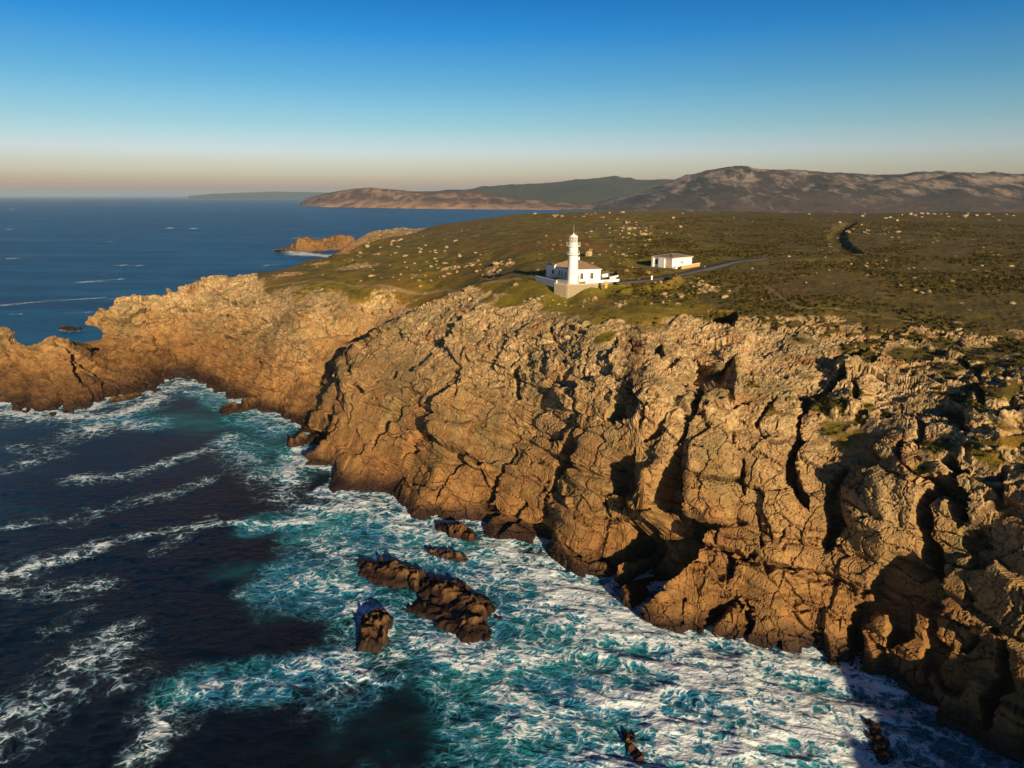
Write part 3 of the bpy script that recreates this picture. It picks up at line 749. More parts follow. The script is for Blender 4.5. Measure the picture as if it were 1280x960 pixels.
foot_dark = .6 * sstep(13, 5, zz + 3 * med) * sstep(-24.5, -28, azd) * (rad < 420)  # foot of the left headland darkened in the colour, in place of shade
wet = sstep(5.8 + 2.2 * sstep(-18, -25, azd), 1.2, P[:, 2] + 1.3 * med + .8 * sml)
wet = np.maximum(wet, foot_dark)
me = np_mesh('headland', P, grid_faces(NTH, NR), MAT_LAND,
             dict(grass=gcol, green=green, pale=pale, low=low, wet=wet, crack=np.clip(crack, 0, 1), path=path, dark_heath=sstep(10, 19, azd + 4 * med) * sstep(135, 160, rad)))
rkf = (rocky > .35).reshape(NTH, NR)[:-1, :-1].ravel()
me.polygons.foreach_set('use_smooth', ~rkf)
land = link(bpy.data.objects.new('headland', me)); tag(land, kind='structure')

# lookup of the finished surface for things that stand on it
TREE = {}
def ztop(x, y):
    th = math.atan2(x, y)
    i = int(np.clip(np.searchsorted(TH, th), 1, NTH - 1))
    r = math.hypot(x, y)
    j = int(np.clip(np.searchsorted(RR[i], r), 1, NR - 1))
    return float(P[i * NR + j, 2])

# ------------------------------------------------------------------ sea
def make_sea():
    M = NT('sea_water')
    P = M.geo.outputs['Position']
    flat = M.pos((1, 1, 0))
    w1 = M.noise(flat, 0.05, 4, 0.6, out='Color'); w2 = M.noise(flat, 0.30, 4, 0.6, out='Color')
    wv = M.t.nodes.new('ShaderNodeVectorMath'); wv.operation = 'ADD'
    M.set(wv.inputs[0], M.vscale(w1, 11)); M.set(wv.inputs[1], M.vscale(w2, 1.8))
    q = M.pos((0.75, 1.25, 0), (0, 0, radians(-20)), add=wv.outputs[0])
    def lace(scale, w):
        a = M.noise(q, scale, 6, 0.62)
        r = M.math('ABSOLUTE', M.math('SUBTRACT', a, 0.5))
        return M.math('SUBTRACT', 1.0, M.math('MULTIPLY', r, w), clamp=True)
    l2, l3 = lace(0.45, 8), lace(1.3, 7)
    clump = M.noise(q, 0.22, 7, 0.68)
    fine = M.noise(q, 2.6, 6, 0.7)
    lump = M.noise(q, 0.55, 8, 0.72)
    qv = M.pos((0.9, 1.1, 0), (0, 0, radians(-20)), add=wv.outputs[0])
    def web(scale, w):
        return M.math('SUBTRACT', 1.0, M.step(M.voro(qv, scale, 'DISTANCE_TO_EDGE'), 0.0, w))
    wb = M.math('ADD', M.math('MULTIPLY', web(.28, .30), .5), M.math('MULTIPLY', web(.85, .32), .5))
    tex = M.math('ADD', M.math('MULTIPLY', wb, 0.42), M.math('ADD', M.math('MULTIPLY', l2, 0.10), M.math('ADD', M.math('MULTIPLY', l3, 0.14), M.math('ADD', M.math('MULTIPLY', clump, 0.66), M.math('ADD', M.math('MULTIPLY', lump, 0.55), M.math('MULTIPLY', fine, 0.50))))))
    F = M.attr('foam')
    lvl = M.math('ADD', M.math('SUBTRACT', tex, 1.475), M.math('MULTIPLY', F, 0.37))
    on = M.step(F, 0.02, 0.16)
    foam = M.math('MULTIPLY', M.step(lvl, -0.06, 0.20), on)
    thin = M.math('MULTIPLY', M.step(lvl, -0.32, 0.02), on)
    T = M.math('MULTIPLY', M.step(M.attr('teal'), 0.18, 0.95), M.step(M.noise(q, 0.10, 5, 0.6), 0.30, 0.62))
    deep = M.mix(M.attr('far'), (0.0015, 0.003, 0.005), (0.001, 0.052, 0.125))  # bluer with distance: sky reflection put into the base colour
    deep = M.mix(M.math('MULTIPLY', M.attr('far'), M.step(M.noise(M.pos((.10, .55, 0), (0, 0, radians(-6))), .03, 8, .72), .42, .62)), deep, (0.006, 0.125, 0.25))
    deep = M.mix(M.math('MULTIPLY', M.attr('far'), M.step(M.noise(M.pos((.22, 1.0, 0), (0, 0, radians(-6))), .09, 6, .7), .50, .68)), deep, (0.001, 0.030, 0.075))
    c = M.mix(T, deep, M.mix(M.noise(flat, .2, 3), (0.0, 0.075, 0.10), (0.012, 0.22, 0.25)))
    tb = M.mix(M.step(M.noise(q, .06, 4), .42, .6), (0.03, 0.25, 0.48), (0.035, 0.32, 0.40))
    tb = M.mix(M.step(M.attr('teal'), .05, .5), (0.09, 0.12, 0.16), tb)
    c = M.mix(M.math('MULTIPLY', thin, M.math('ADD', .30, M.math('MULTIPLY', M.attr('teal'), .75))), c, tb)
    c = M.mix(foam, c, M.mix(M.step(lvl, .0, .24), (0.13, 0.40, 0.56), (0.76, 0.84, 0.88)))
    rough = M.mix(foam, M.mix(M.attr('far'), 0.16, 0.40), 0.85)
    ch = M.noise(M.pos((1.0, 1.7, 0), (0, 0, radians(-18))), 0.35, 8, 0.6)
    ch2 = M.noise(flat, 1.8, 5, 0.6)
    h = M.math('ADD', M.math('MULTIPLY', ch, 1.0), M.math('ADD', M.math('MULTIPLY', ch2, .16), M.math('MULTIPLY', M.math('ADD', foam, thin), 0.3)))
    nb = M.bump(h, 0.75, 1.0)
    M.b.inputs['IOR'].default_value = 1.33
    M.b.inputs['Specular Tint'].default_value = (.36, .74, 1.0, 1)
    return M.fin(c, rough, nb, 0.4)
MAT_SEA = make_sea()
sth = np.concatenate([np.linspace(radians(-62), radians(-42), 40, endpoint=False), np.linspace(radians(-42), radians(46), 560, endpoint=False), np.linspace(radians(46), radians(130), 60)])
elv = np.concatenate([np.linspace(radians(70), radians(46), 30, endpoint=False), np.linspace(radians(46), radians(7), 620, endpoint=False), np.linspace(radians(7), radians(1.2), 90, endpoint=False)])
sr = np.concatenate([H / np.tan(elv), [4200, 5000, 6500, 9000, 13000, 20000, 32000, 60000]])
SX = sr[None] * np.sin(sth)[:, None]; SY = sr[None] * np.cos(sth)[:, None]
S = np.stack([SX.ravel(), SY.ravel(), np.zeros(SX.size)], -1)
srad = np.hypot(S[:, 0], S[:, 1])
# foam and aerated water: (pixel points, radius m, strength)
FO = [
    ([(640, 690), (720, 745), (800, 800), (880, 830), (980, 860), (1080, 870)], 13, 1.0), ([(670, 900), (740, 900)], 12, .60), ([(820, 900), (950, 910), (1060, 930)], 14, .98),
    ([(600, 790), (640, 820)], 8, .95), ([(700, 790), (800, 850)], 11, .8), ([(560, 820), (620, 850), (660, 900), (640, 930)], 5, .75), ([(500, 690), (560, 690), (600, 720)], 7, .75),
    ([(400, 640), (450, 630), (500, 645), (540, 670)], 8, .9), ([(370, 720), (430, 740), (480, 780)], 8, .62), ([(320, 660), (360, 655), (400, 650)], 3.5, .8),
    ([(400, 680), (440, 710)], 8, .6), ([(440, 835), (520, 800), (560, 800)], 6, .8), ([(360, 840), (420, 825), (470, 800)], 3.5, .75), ([(440, 850), (500, 820), (530, 800)], 3, .9), ([(210, 895), (240, 862), (300, 855), (350, 845)], 4.0, .6),
    ([(180, 940), (200, 905), (235, 870)], 2.2, .85), ([(0, 722), (50, 705), (120, 683)], 3.2, .8), ([(120, 683), (200, 665), (290, 655), (320, 655)], 1.8, .7), ([(0, 745), (60, 740), (120, 732)], 3.2, .5),
    ([(0, 920), (40, 880), (90, 840), (130, 810)], 5, .62), ([(130, 800), (150, 850), (170, 842)], 3, .4), ([(135, 790), (170, 780)], 2, .55),
    ([(0, 590), (30, 580)], 5, .45), ([(0, 515), (60, 520), (130, 520), (180, 508), (220, 480), (240, 480)], 7, .9), ([(100, 545), (130, 530), (190, 530)], 6, .8), ([(240, 490), (300, 505), (350, 540)], 6, .62),
    ([(370, 560), (360, 590), (355, 620)], 5, .85), ([(90, 600), (160, 595), (220, 575), (270, 560), (290, 545)], 3.5, .6), ([(300, 560), (330, 600)], 7, .45), ([(210, 620), (260, 600)], 3, .4),
    ([(700, 715), (790, 728)], 3, 1.), ([(1120, 880), (1200, 920), (1260, 950)], 7, .55), ([(1050, 960), (1150, 960)], 8, .7), ([(800, 960), (950, 960)], 10, .85), ([(640, 960), (740, 960)], 8, .5), ([(540, 850), (600, 920)], 3, .5),
    ([(355, 312), (380, 318), (415, 320), (425, 320)], 14, 1.), ([(210, 285), (258, 286)], 7, .8), ([(100, 353), (150, 349)], 4, .6), ([(0, 382), (60, 376), (130, 372)], 3, .5), ([(80, 412), (95, 414)], 3, .9),
    ([(330, 332), (350, 330)], 4, .5), ([(300, 350), (240, 385), (170, 390)], 3, .3), ([(0, 660), (60, 650), (100, 655)], 2, .4), ([(260, 650), (200, 690)], 2.5, .4), ([(20, 560), (70, 570)], 4, .35), ([(120, 640), (200, 620)], 3, .35), ([(60, 790), (100, 770)], 3, .3), ([(300, 740), (340, 720)], 2, .35),
]
_r = random.Random(5)
for _k in range(26):
    _x, _y = _r.uniform(0, 420), _r.uniform(256, 400)
    if _x < 330 - (_y - 300) * 1.2 or _y < 300: FO.append(([(_x, _y), (_x + _r.uniform(8, 34), _y - _r.uniform(-.5, 1.5))], (_y - 244) ** -1 * 260, _r.uniform(.35, .7)))
TE = [([(640, 860), (720, 880), (800, 920), (900, 950)], 20, 1.), ([(400, 660), (460, 660), (520, 690), (580, 700)], 12, 1.), ([(320, 660), (370, 655)], 7, .9), ([(360, 720), (420, 740), (470, 760)], 13, .8), ([(280, 715), (330, 712)], 6, .6),
      ([(200, 520), (260, 530)], 13, .85), ([(260, 490), (330, 540), (360, 580)], 14, .75), ([(240, 862), (330, 850), (420, 830)], 6, .8), ([(700, 760), (900, 850), (1080, 880), (1200, 930)], 22, .75), ([(560, 820), (640, 800)], 12, .8),
      ([(130, 525), (190, 525)], 8, .6), ([(1000, 930), (1080, 950)], 14, .9), ([(650, 920), (680, 960)], 12, .9), ([(0, 635), (40, 640)], 4, .4)]
def spread(L, P, wob):
    o = np.zeros(len(P))
    for pts, r_, a in L:
        W3 = np.array([atz(x, y, 0) for x, y in pts])
        lo = W3.min(0)[:2] - 3 * r_ - 4; hi = W3.max(0)[:2] + 3 * r_ + 4
        m = np.all((P[:, :2] > lo) & (P[:, :2] < hi), 1)
        if not m.any(): continue
        d, _, _ = poly_dist(P[m] * [1, 1, 0], W3 * [1, 1, 0])
        d = d * (1 + .55 * wob[m])
        o[m] = np.maximum(o[m], a * np.exp(-(d / (r_ * 1.05)) ** 2))
    return o
nearS = srad < 1300
wobS = np.zeros(len(S)); wobS[nearS] = fbm(S[nearS] * .08, 4, 101)
FO = [(p_, r_, min(1.0, a_ * 1.02 + .02) if r_ <= 5 else a_) for p_, r_, a_ in FO]
foam = spread(FO, S, wobS); teal = spread(TE, S, wobS)
# surf wherever the land meets the water
zb = np.full(len(S), -12.0); zb[nearS] = zbase(S[nearS, 0], S[nearS, 1])
surf = sstep(-3.4, -0.6, zb + 1.4 * wobS) * .92
foam = np.maximum(foam, surf * np.where(srad < 420, 1, .6)); teal = np.maximum(teal * .92, surf * .6)
foam = np.clip(foam, 0, 1.2)
foam = np.where(srad > 500, np.minimum(foam * 1.5, 1.25), foam)
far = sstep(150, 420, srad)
amp = np.clip(1 - srad / 900, 0, 1)
ma = nearS
foam0 = foam.copy()
q = S[ma].copy()
rt = rotm(0, 0, radians(-18))
q2 = (q @ rt) * np.array([.6, 1.3, 1])
swell = 0.75 * fbm(q2 * .055, 2, 111) + .45 * fbm(q2 * .16, 3, 112, ridged=True) + .16 * fbm(q2 * .6, 3, 113, ridged=True)
tr_ = fbm(q2 * .13 + 9, 4, 114, ridged=True)
turb = .85 * tr_ * foam[ma]
foam[ma] *= .70 + .50 * sstep(-.05, .45, tr_)
S[ma, 2] = amp[ma] * (swell * (.65 + .15 * foam[ma]) + turb * .75)
mo = ~ma
S[mo, 2] = 0
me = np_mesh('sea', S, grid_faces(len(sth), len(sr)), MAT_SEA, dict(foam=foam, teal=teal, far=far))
sea = link(bpy.data.objects.new('sea', me)); tag(sea, kind='structure')

#@@REST
# ------------------------------------------------------------------ rocks standing in the water
def sea_rock(label, lobes, res, seed, group='rocks standing in the surf', cat='sea rock', zoff=0.0):
    pl = [(np.array([atz(x, y, 0) for x, y in pts]), w, h) for pts, w, h in lobes]
    allp = np.concatenate([p for p, _, _ in pl]); W = max(w for _, w, _ in pl) * 1.7
    lo = allp.min(0)[:2] - W; hi = allp.max(0)[:2] + W
    nx = int((hi[0] - lo[0]) / res) + 2; ny = int((hi[1] - lo[1]) / res) + 2
    gx_, gy_ = np.meshgrid(np.linspace(lo[0], hi[0], nx), np.linspace(lo[1], hi[1], ny), indexing='ij')
    Q = np.stack([gx_.ravel(), gy_.ravel(), np.zeros(gx_.size)], -1)
    z = np.full(len(Q), -3.0)
    sc = max(w for _, w, _ in pl)
    wob = fbm(Q * (.9 / sc), 4, seed) * .55 + fbm(Q * (3 / sc), 3, seed + 5) * .10
    for p, w, h in pl:
        d, _, _ = poly_dist(Q, p)
        t = d / w + wob
        z = np.maximum(z, h * (1 - np.clip(t, 0, 3) ** 2.6) * (1 + .5 * wob) - .1)
    z = np.maximum(z, -3)
    V = Q.copy(); V[:, 2] = z
    hmax = max(h for _, _, h in pl)
    if hmax < 8: V[:, 2] *= .8
    for k, (s_, a_) in enumerate(((sc * 1.25, .42), (sc * .55, .20), (sc * .2, .07))):
        f1, bd, hid, off = cells((V @ rotm(.25, .1, .5 + seed)) / s_, seed + 20 + k, .55)
        V[:, 2] += ((rnd(hid, 4) - .5) * a_ * 2 + a_ * 2.4 * ((rnd(hid, 5) - .5) * off[:, 0] + (rnd(hid, 6) - .5) * off[:, 1])) * hmax * .8 - (1 - sstep(0, .08, bd)) * a_ * .5 * hmax
        V[:, 0] += (rnd(hid, 7) - .5) * s_ * .16; V[:, 1] += (rnd(hid, 8) - .5) * s_ * .16
    F = grid_faces(nx, ny)
    zf = V[F, 2].max(1)
    F = F[zf > -1.0]
    used_, inv = np.unique(F, return_inverse=True)
    V = V[used_]; F = inv.reshape(F.shape)
    org = np.array([allp[:, 0].mean(), allp[:, 1].mean(), 0])
    n_ = len(V)
    big_rock = hmax > 8
    wt = np.clip(sstep(hmax * .9, hmax * .35, V[:, 2]) * (1.0 if not big_rock else .3) + (.45 if not big_rock else 0), 0, 1)
    me = np_mesh('sea_rock', V - org, F, MAT_LAND, dict(grass=np.zeros(n_), green=np.zeros(n_), pale=np.zeros(n_), low=np.ones(n_), wet=wt, crack=np.zeros(n_), path=np.zeros(n_), dark_heath=np.zeros(n_)))
    o = link(bpy.data.objects.new('sea_rock', me)); o.location = org
    return tag(o, label, cat, group)
sea_rock('long brown rock ridge awash in white surf, largest rock off the cliff', [([(465, 716), (500, 722), (545, 738), (585, 756), (603, 764)], 3.9, 2.5), ([(525, 762), (565, 782), (590, 792)], 3.2, 1.6)], .3, 201)
sea_rock('squat brown rock left of the long rock ridge, foam round its foot', [([(471, 778), (466, 806)], 2.5, 2.9)], .25, 207)
sea_rock('thin low brown rock between the long ridge and the cliff foot', [([(542, 694), (565, 698), (583, 700)], 1.3, 1.6)], .2, 213)
sea_rock('small brown rock just off the foot of the cliff', [([(552, 662), (572, 668), (586, 672)], 2.4, 2.6)], .25, 219)
sea_rock('brown rock spur at the head of the cove on the left', [([(288, 514), (308, 511), (330, 502)], 3.8, 3.6)], .4, 225)
sea_rock('little rounded rock beside the blocky end of the main cliff', [([(366, 558), (380, 552)], 2.4, 2.8)], .3, 231)
sea_rock('dark wet rock tip breaking the foam at the bottom of the picture', [([(785, 922), (798, 948)], 1.3, 1.1)], .15, 237)
sea_rock('dark wet rock in the foam below the shaded cliff foot', [([(1090, 912), (1106, 948)], 1.4, 1.2)], .15, 243)
sea_rock('tiny dark rock with foam beyond the left point', [([(80, 411), (94, 413)], 3.0, 2.6)], .5, 249)
sea_rock('reddish rocky islet with a white fringe off the far promontory', [([(384, 313), (402, 310), (432, 311)], 22, 14)], 1.8, 255, None, 'islet')
sea_rock('low brown rock at the water edge right of the left point', [([(148, 502), (170, 497)], 3.0, 2.0)], .4, 261)

# ------------------------------------------------------------------ far coast
def make_hill(name, c1, c2, pale_amt, pale_col):
    M = NT(name)
    P = M.geo.outputs['Position']
    c = M.mix(M.step(M.noise(P, .002, 6, .6), .4, .62), c1, c2)
    c = M.mix(M.step(M.noise(P, .008, 6, .7), .55, .7), c, (.025, .03, .018))
    st = M.noise(M.pos((1.6, .5, .8), (0, radians(-30), radians(30))), .007, 8, .75)
    f = M.math('MULTIPLY', M.step(M.math('ADD', st, M.math('MULTIPLY', M.attr('rocky'), .25)), .55, .70), pale_amt)
    c = M.mix(f, c, pale_col)
    c = M.mix(M.math('MULTIPLY', M.attr('shore'), M.step(M.noise(P, .012, 5, .7), .3, .6)), c, (.40, .24, .15))
    return M.fin(c, .95, M.bump(M.noise(P, .01, 6, .7), .6, 25), .1)
def hill(label, prof, depth, nu, nv, seed, mat, rough_, shore_=0.0):
    """prof: (pixel x, pixel y of the ridge line, metres to the shore)"""
    pr = np.array(prof, float)
    xs = np.linspace(pr[0, 0], pr[-1, 0], nu)
    ys = np.interp(xs, pr[:, 0], pr[:, 1]); r0 = np.interp(xs, pr[:, 0], pr[:, 2])
    V = np.zeros((nu, nv, 3)); vv = np.linspace(-.05, 2.0, nv)
    for i in range(nu):
        d = ray(xs[i], 244.0); az = math.atan2(d[0], d[1])
        r = r0[i] + depth * vv
        rr_ = (r0[i] + depth)
        dd = ray(xs[i], ys[i]); el = dd[2] / math.hypot(dd[0], dd[1])
        top = H + el * rr_
        sh = np.where(vv < 1, np.sin(np.clip(vv, 0, 1) * pi / 2) ** .85, np.cos(np.clip(vv - 1, 0, 1) * pi / 2) ** .8)
        V[i, :, 0] = r * sin(az); V[i, :, 1] = r * cos(az); V[i, :, 2] = np.where(vv > 0, top * sh, -8)
    Q = V.reshape(-1, 3).copy()
    vvv = np.tile(vv, nu)
    top = Q[:, 2].copy()
    n1 = fbm(Q * np.array([1, 1, 0]) * .0016, 5, seed, .55, True); n2 = fbm(Q * np.array([1, 1, 0]) * .006, 4, seed + 9, .55)
    edge = np.clip(vvv, 0, 1) * np.clip((2 - vvv) * 2, 0, 1)
    ridge = 1 - .75 * np.exp(-((vvv - 1) / .18) ** 2)
    Q[:, 2] += edge ** .5 * (n1 * rough_ * ridge + n2 * rough_ * .35 * ridge) * (vvv > 0) * np.clip(top / 90, .15, 1)
    Q[:, 0] += n2 * 18; Q[:, 2] = np.where(vvv > 0.0, np.maximum(Q[:, 2], 1.5 + 14 * sstep(0, .06, vvv) * np.clip(top / 25, 0, 1) * (vvv < 1.95)), -8)
    shore = (1 - sstep(.10, .30, vvv)) * shore_
    me = np_mesh('hill', Q, grid_faces(nu, nv), mat, dict(rocky=edge * (1 - sstep(.5, 1.0, vvv)), shore=shore))
    o = link(bpy.data.objects.new('hill', me))
    o['kind'] = 'structure'
    return o
HM1 = make_hill('far_heath', (.085, .050, .026), (.12, .068, .036), .75, (.42, .26, .17))
HM2 = make_hill('far_wood', (.03, .04, .022), (.05, .055, .03), .1, (.2, .15, .1))
HM3 = make_hill('far_scarp', (.030, .026, .020), (.055, .038, .028), .8, (.34, .25, .19))
hill('', [(375, 254, 5600), (384, 249, 5300), (400, 244, 5000), (430, 238, 4800), (462, 235, 4600), (480, 237, 4500), (520, 240, 4300), (560, 240, 4150), (600, 242, 4050), (640, 248, 3950), (680, 252, 3900), (740, 256, 3800), (800, 258, 3700)], 700, 260, 60, 301, HM1, 30, 1.0)
hill('', [(520, 243, 5600), (560, 238, 5600), (590, 238, 5600), (620, 234, 5600), (660, 232, 5600), (700, 229, 5600), (740, 224, 5600), (770, 223, 5600), (800, 226, 5600), (860, 228, 5600), (900, 232, 5600)], 1600, 200, 60, 311, HM2, 50)
hill('', [(700, 259, 3700), (735, 257, 3700), (760, 250, 3700), (790, 244, 3650), (820, 237, 3600), (850, 228, 3600), (885, 219, 3550), (915, 216, 3500), (950, 215, 3500), (990, 217, 3450), (1030, 221, 3400), (1070, 222, 3400), (1110, 221, 3400), (1160, 222, 3400), (1200, 219, 3400), (1240, 220, 3400), (1290, 219, 3400), (1500, 222, 3400), (1700, 228, 3400)], 1300, 420, 110, 321, HM3, 60, .12)
hill('', [(235, 245, 17500), (262, 242.6, 17500), (300, 241, 17500), (345, 239.5, 17500), (375, 240, 17500), (420, 241, 17500), (480, 243, 17500)], 1500, 80, 20, 331, HM2, 15)

# ------------------------------------------------------------------ buildings
def simple(name, colr, rough=.7, n=.15, scale=1.5, spec=.3, metal=0.0, bump=.2, dist=.02):
    M = NT(name)
    P = M.pos(obj=True)
    v = M.noise(P, scale, 5, .65)
    a = tuple(c * (1 - n) for c in colr); b = tuple(min(1, c * (1 + n * .6)) for c in colr)
    return M.fin(M.mix(v, a, b), rough, M.bump(M.noise(P, scale * 6, 4), bump, dist), spec, metal)
W_WHITE = simple('white_paint', (.80, .78, .74), .6, .10)
W_TRIM = simple('cream_trim', (.62, .52, .36), .7, .12)
W_PANE = simple('window_glass', (.025, .03, .04), .12, .2, spec=.6)
W_DARK = simple('dark_paint', (.05, .05, .06), .5)
W_STONE = simple('ashlar', (.33, .27, .18), .9, .25, 2.0)
W_PAVE = simple('terrace_paving', (.27, .21, .17), .9, .2, .8)
W_ROOF = simple('clay_tile', (.30, .20, .13), .85, .3, 2.5)
W_ROOF2 = simple('roof_sheet', (.20, .17, .15), .8, .2)
W_METAL = simple('galvanised_metal', (.45, .45, .44), .4, .1, metal=.6)
W_GLASS = simple('lantern_glass', (.25, .28, .28), .1, .1, spec=.8)
W_ASPH = simple('asphalt', (.075, .072, .075), .9, .25, .7)
W_OCHRE = simple('ochre_render', (.55, .33, .12), .8, .2)
W_RAIL = simple('rail_paint', (.55, .52, .48), .5, .1)

class B:
    """collects shapes into one bmesh and links them as one object"""
    def __init__(s): s.b = bmesh.new()
    def hull(s, pts, faces):
        v = [s.b.verts.new(tuple(map(float, p))) for p in pts]
        for f in faces: s.b.faces.new([v[i] for i in f])
        return s
    def box(s, c, d, rot=0.0):
        ca, sa = cos(rot), sin(rot); pts = []
        for z in (-1, 1):
            for x, y in ((-1, -1), (1, -1), (1, 1), (-1, 1)):
                lx, ly = x * d[0] / 2, y * d[1] / 2
                pts.append((c[0] + lx * ca - ly * sa, c[1] + lx * sa + ly * ca, c[2] + z * d[2] / 2))
        return s.hull(pts, [(0, 3, 2, 1), (4, 5, 6, 7), (0, 1, 5, 4), (1, 2, 6, 5), (2, 3, 7, 6), (3, 0, 4, 7)])
    def prism(s, poly, z0, z1):
        n = len(poly)
        pts = [(p[0], p[1], z0) for p in poly] + [(p[0], p[1], z1) for p in poly]
        return s.hull(pts, [tuple(range(n))[::-1], tuple(range(n, 2 * n))] + [(i, (i + 1) % n, n + (i + 1) % n, n + i) for i in range(n)])
    def lathe(s, prof, n=32, c=(0, 0)):
        rings = []
        for r, z in prof:
            rings.append([s.b.verts.new((c[0] + r * cos(2 * pi * k / n), c[1] + r * sin(2 * pi * k / n), z)) for k in range(n)])
        for a, b in zip(rings, rings[1:]):
            for k in range(n): s.b.faces.new((a[k], a[(k + 1) % n], b[(k + 1) % n], b[k]))
        s.b.faces.new(rings[0][::-1]); s.b.faces.new(rings[-1])
        return s
    def tube(s, a, b, r, n=8):
        a = np.array(a, float); b = np.array(b, float); d = b - a; d /= np.linalg.norm(d)
        u_ = np.cross(d, [0, 0, 1.0]) if abs(d[2]) < .9 else np.cross(d, [1.0, 0, 0]); u_ /= np.linalg.norm(u_); w_ = np.cross(d, u_)
        ra = [s.b.verts.new(tuple(a + r * (u_ * cos(2 * pi * k / n) + w_ * sin(2 * pi * k / n)))) for k in range(n)]
        rb = [s.b.verts.new(tuple(b + r * (u_ * cos(2 * pi * k / n) + w_ * sin(2 * pi * k / n)))) for k in range(n)]
        for k in range(n): s.b.faces.new((ra[k], ra[(k + 1) % n], rb[(k + 1) % n], rb[k]))
        s.b.faces.new(ra[::-1]); s.b.faces.new(rb)
        return s
    def obj(s, name, mat, parent=None, smooth=False, bevel=0.0):
        bmesh.ops.recalc_face_normals(s.b, faces=s.b.faces)
        if bevel: bmesh.ops.bevel(s.b, geom=s.b.edges[:], offset=bevel, segments=1, affect='EDGES', clamp_overlap=True)
        me = bpy.data.meshes.new(name); s.b.to_mesh(me); s.b.free()
        me.materials.append(mat)
        if smooth:
            me.polygons.foreach_set('use_smooth', np.ones(len(me.polygons), bool))
            me.set_sharp_from_angle(angle=radians(40))
        return link(bpy.data.objects.new(name, me), parent)
def thing(name, label, cat, at, rot=0.0, group=None):
    o = link(bpy.data.objects.new(name, None)); o.location = tuple(map(float, at)); o.rotation_euler = (0, 0, rot)
    o.empty_display_size = .5
    return tag(o, label, cat, group)
def arch_window(parent, x, y, z0, w, h, face):
    """an arched window on a wall; face 'x': the wall runs along local x and looks to -y; 'y': runs along y and looks to -x"""
    def out(off, d0, d1):
        prof = [(-w / 2 - off, z0 - off), (w / 2 + off, z0 - off), (w / 2 + off, z0 + h - w / 2)]
        prof += [((w / 2 + off) * cos(t), z0 + h - w / 2 + (w / 2 + off) * sin(t)) for t in np.linspace(0, pi, 9)[1:-1]]
        prof += [(-w / 2 - off, z0 + h - w / 2)]
        n = len(prof)
        P_ = [((x + a, y + d0, z) if face == 'x' else (x + d0, y + a, z)) for a, z in prof] + [((x + a, y + d1, z) if face == 'x' else (x + d1, y + a, z)) for a, z in prof]
        return B().hull(P_, [tuple(range(n)), tuple(range(n, 2 * n))] + [(i, (i + 1) % n, n + (i + 1) % n, n + i) for i in range(n)])
    f = out(.13, -.05, .06).obj('window', W_TRIM, parent)
    out(0, -.075, .0).obj('pane', W_PANE, f)
    bb = B()
    if face == 'x': bb.box((x, y - .09, z0 + h * .45), (.05, .03, h * .85)).box((x, y - .088, z0 + h * .55), (w * .9, .03, .05))
    else: bb.box((x - .09, y, z0 + h * .45), (.03, .05, h * .85)).box((x - .088, y, z0 + h * .55), (.03, w * .9, .05))
    bb.obj('glazing_bar', W_TRIM, f)

# lighthouse tower
T = thing('lighthouse', 'tall white round lighthouse tower with two galleries and a glazed lantern', 'lighthouse', loc(2.3, 1.7), ANG)
B().lathe([(1.78, 0), (1.78, .35), (1.62, .45), (1.56, 2), (1.46, 5.5), (1.38, 8.2), (1.36, 10.9)], 40).obj('tower', W_WHITE, T, True)
lg = B().lathe([(1.40, 8.15), (1.80, 8.38), (1.90, 8.40), (1.90, 8.54), (1.38, 8.60)], 40).obj('lower_gallery', W_WHITE, T, True)
b = B()
for k in range(20):
    t = 2 * pi * k / 20; b.tube((1.84 * cos(t), 1.84 * sin(t), 8.56), (1.84 * cos(t), 1.84 * sin(t), 9.25), .025, 5)
for z in (8.9, 9.25):
    for k in range(20):
        t, t2 = 2 * pi * k / 20, 2 * pi * (k + 1) / 20
        b.tube((1.84 * cos(t), 1.84 * sin(t), z), (1.84 * cos(t2), 1.84 * sin(t2), z), .022, 5)
b.obj('railing', W_RAIL, lg)
ug = B().lathe([(1.38, 10.5), (1.9, 10.76), (2.02, 10.78), (2.02, 10.95), (1.2, 11.0)], 40).obj('upper_gallery', W_WHITE, T, True)
b = B()
for k in range(20):
    t = 2 * pi * k / 20; b.tube((1.96 * cos(t), 1.96 * sin(t), 10.95), (1.96 * cos(t), 1.96 * sin(t), 11.95), .028, 5)
for z in (11.3, 11.62, 11.95):
    for k in range(20):
        t, t2 = 2 * pi * k / 20, 2 * pi * (k + 1) / 20
        b.tube((1.96 * cos(t), 1.96 * sin(t), z), (1.96 * cos(t2), 1.96 * sin(t2), z), .024, 5)
b.obj('railing', W_RAIL, ug)
B().lathe([(1.3, 11.0), (1.3, 11.75), (1.22, 11.8)], 32).obj('lantern_base', W_WHITE, T, True)
ln = B().lathe([(1.08, 11.8), (1.08, 13.35)], 12).obj('lantern_glazing', W_GLASS, T)
b = B()
for k in range(12):
    t, t2 = 2 * pi * k / 12, 2 * pi * (k + 1) / 12
    b.tube((1.12 * cos(t), 1.12 * sin(t), 11.8), (1.12 * cos(t), 1.12 * sin(t), 13.38), .05, 6)
    for z in (11.85, 12.6, 13.33): b.tube((1.12 * cos(t), 1.12 * sin(t), z), (1.12 * cos(t2), 1.12 * sin(t2), z), .035, 5)
b.obj('lantern_frame', W_WHITE, ln)
B().lathe([(1.32, 13.38), (1.32, 13.48), (1.15, 13.62), (.75, 13.95), (.25, 14.15), (.12, 14.2), (.2, 14.35), (.12, 14.5)], 24).obj('cupola', W_WHITE, T, True)
mast = B().tube((0, 0, 14.4), (0, 0, 16.9), .05).tube((-.35, 0, 15.6), (.35, 0, 15.6), .03).tube((0, -.3, 15.9), (0, .3, 15.9), .03)
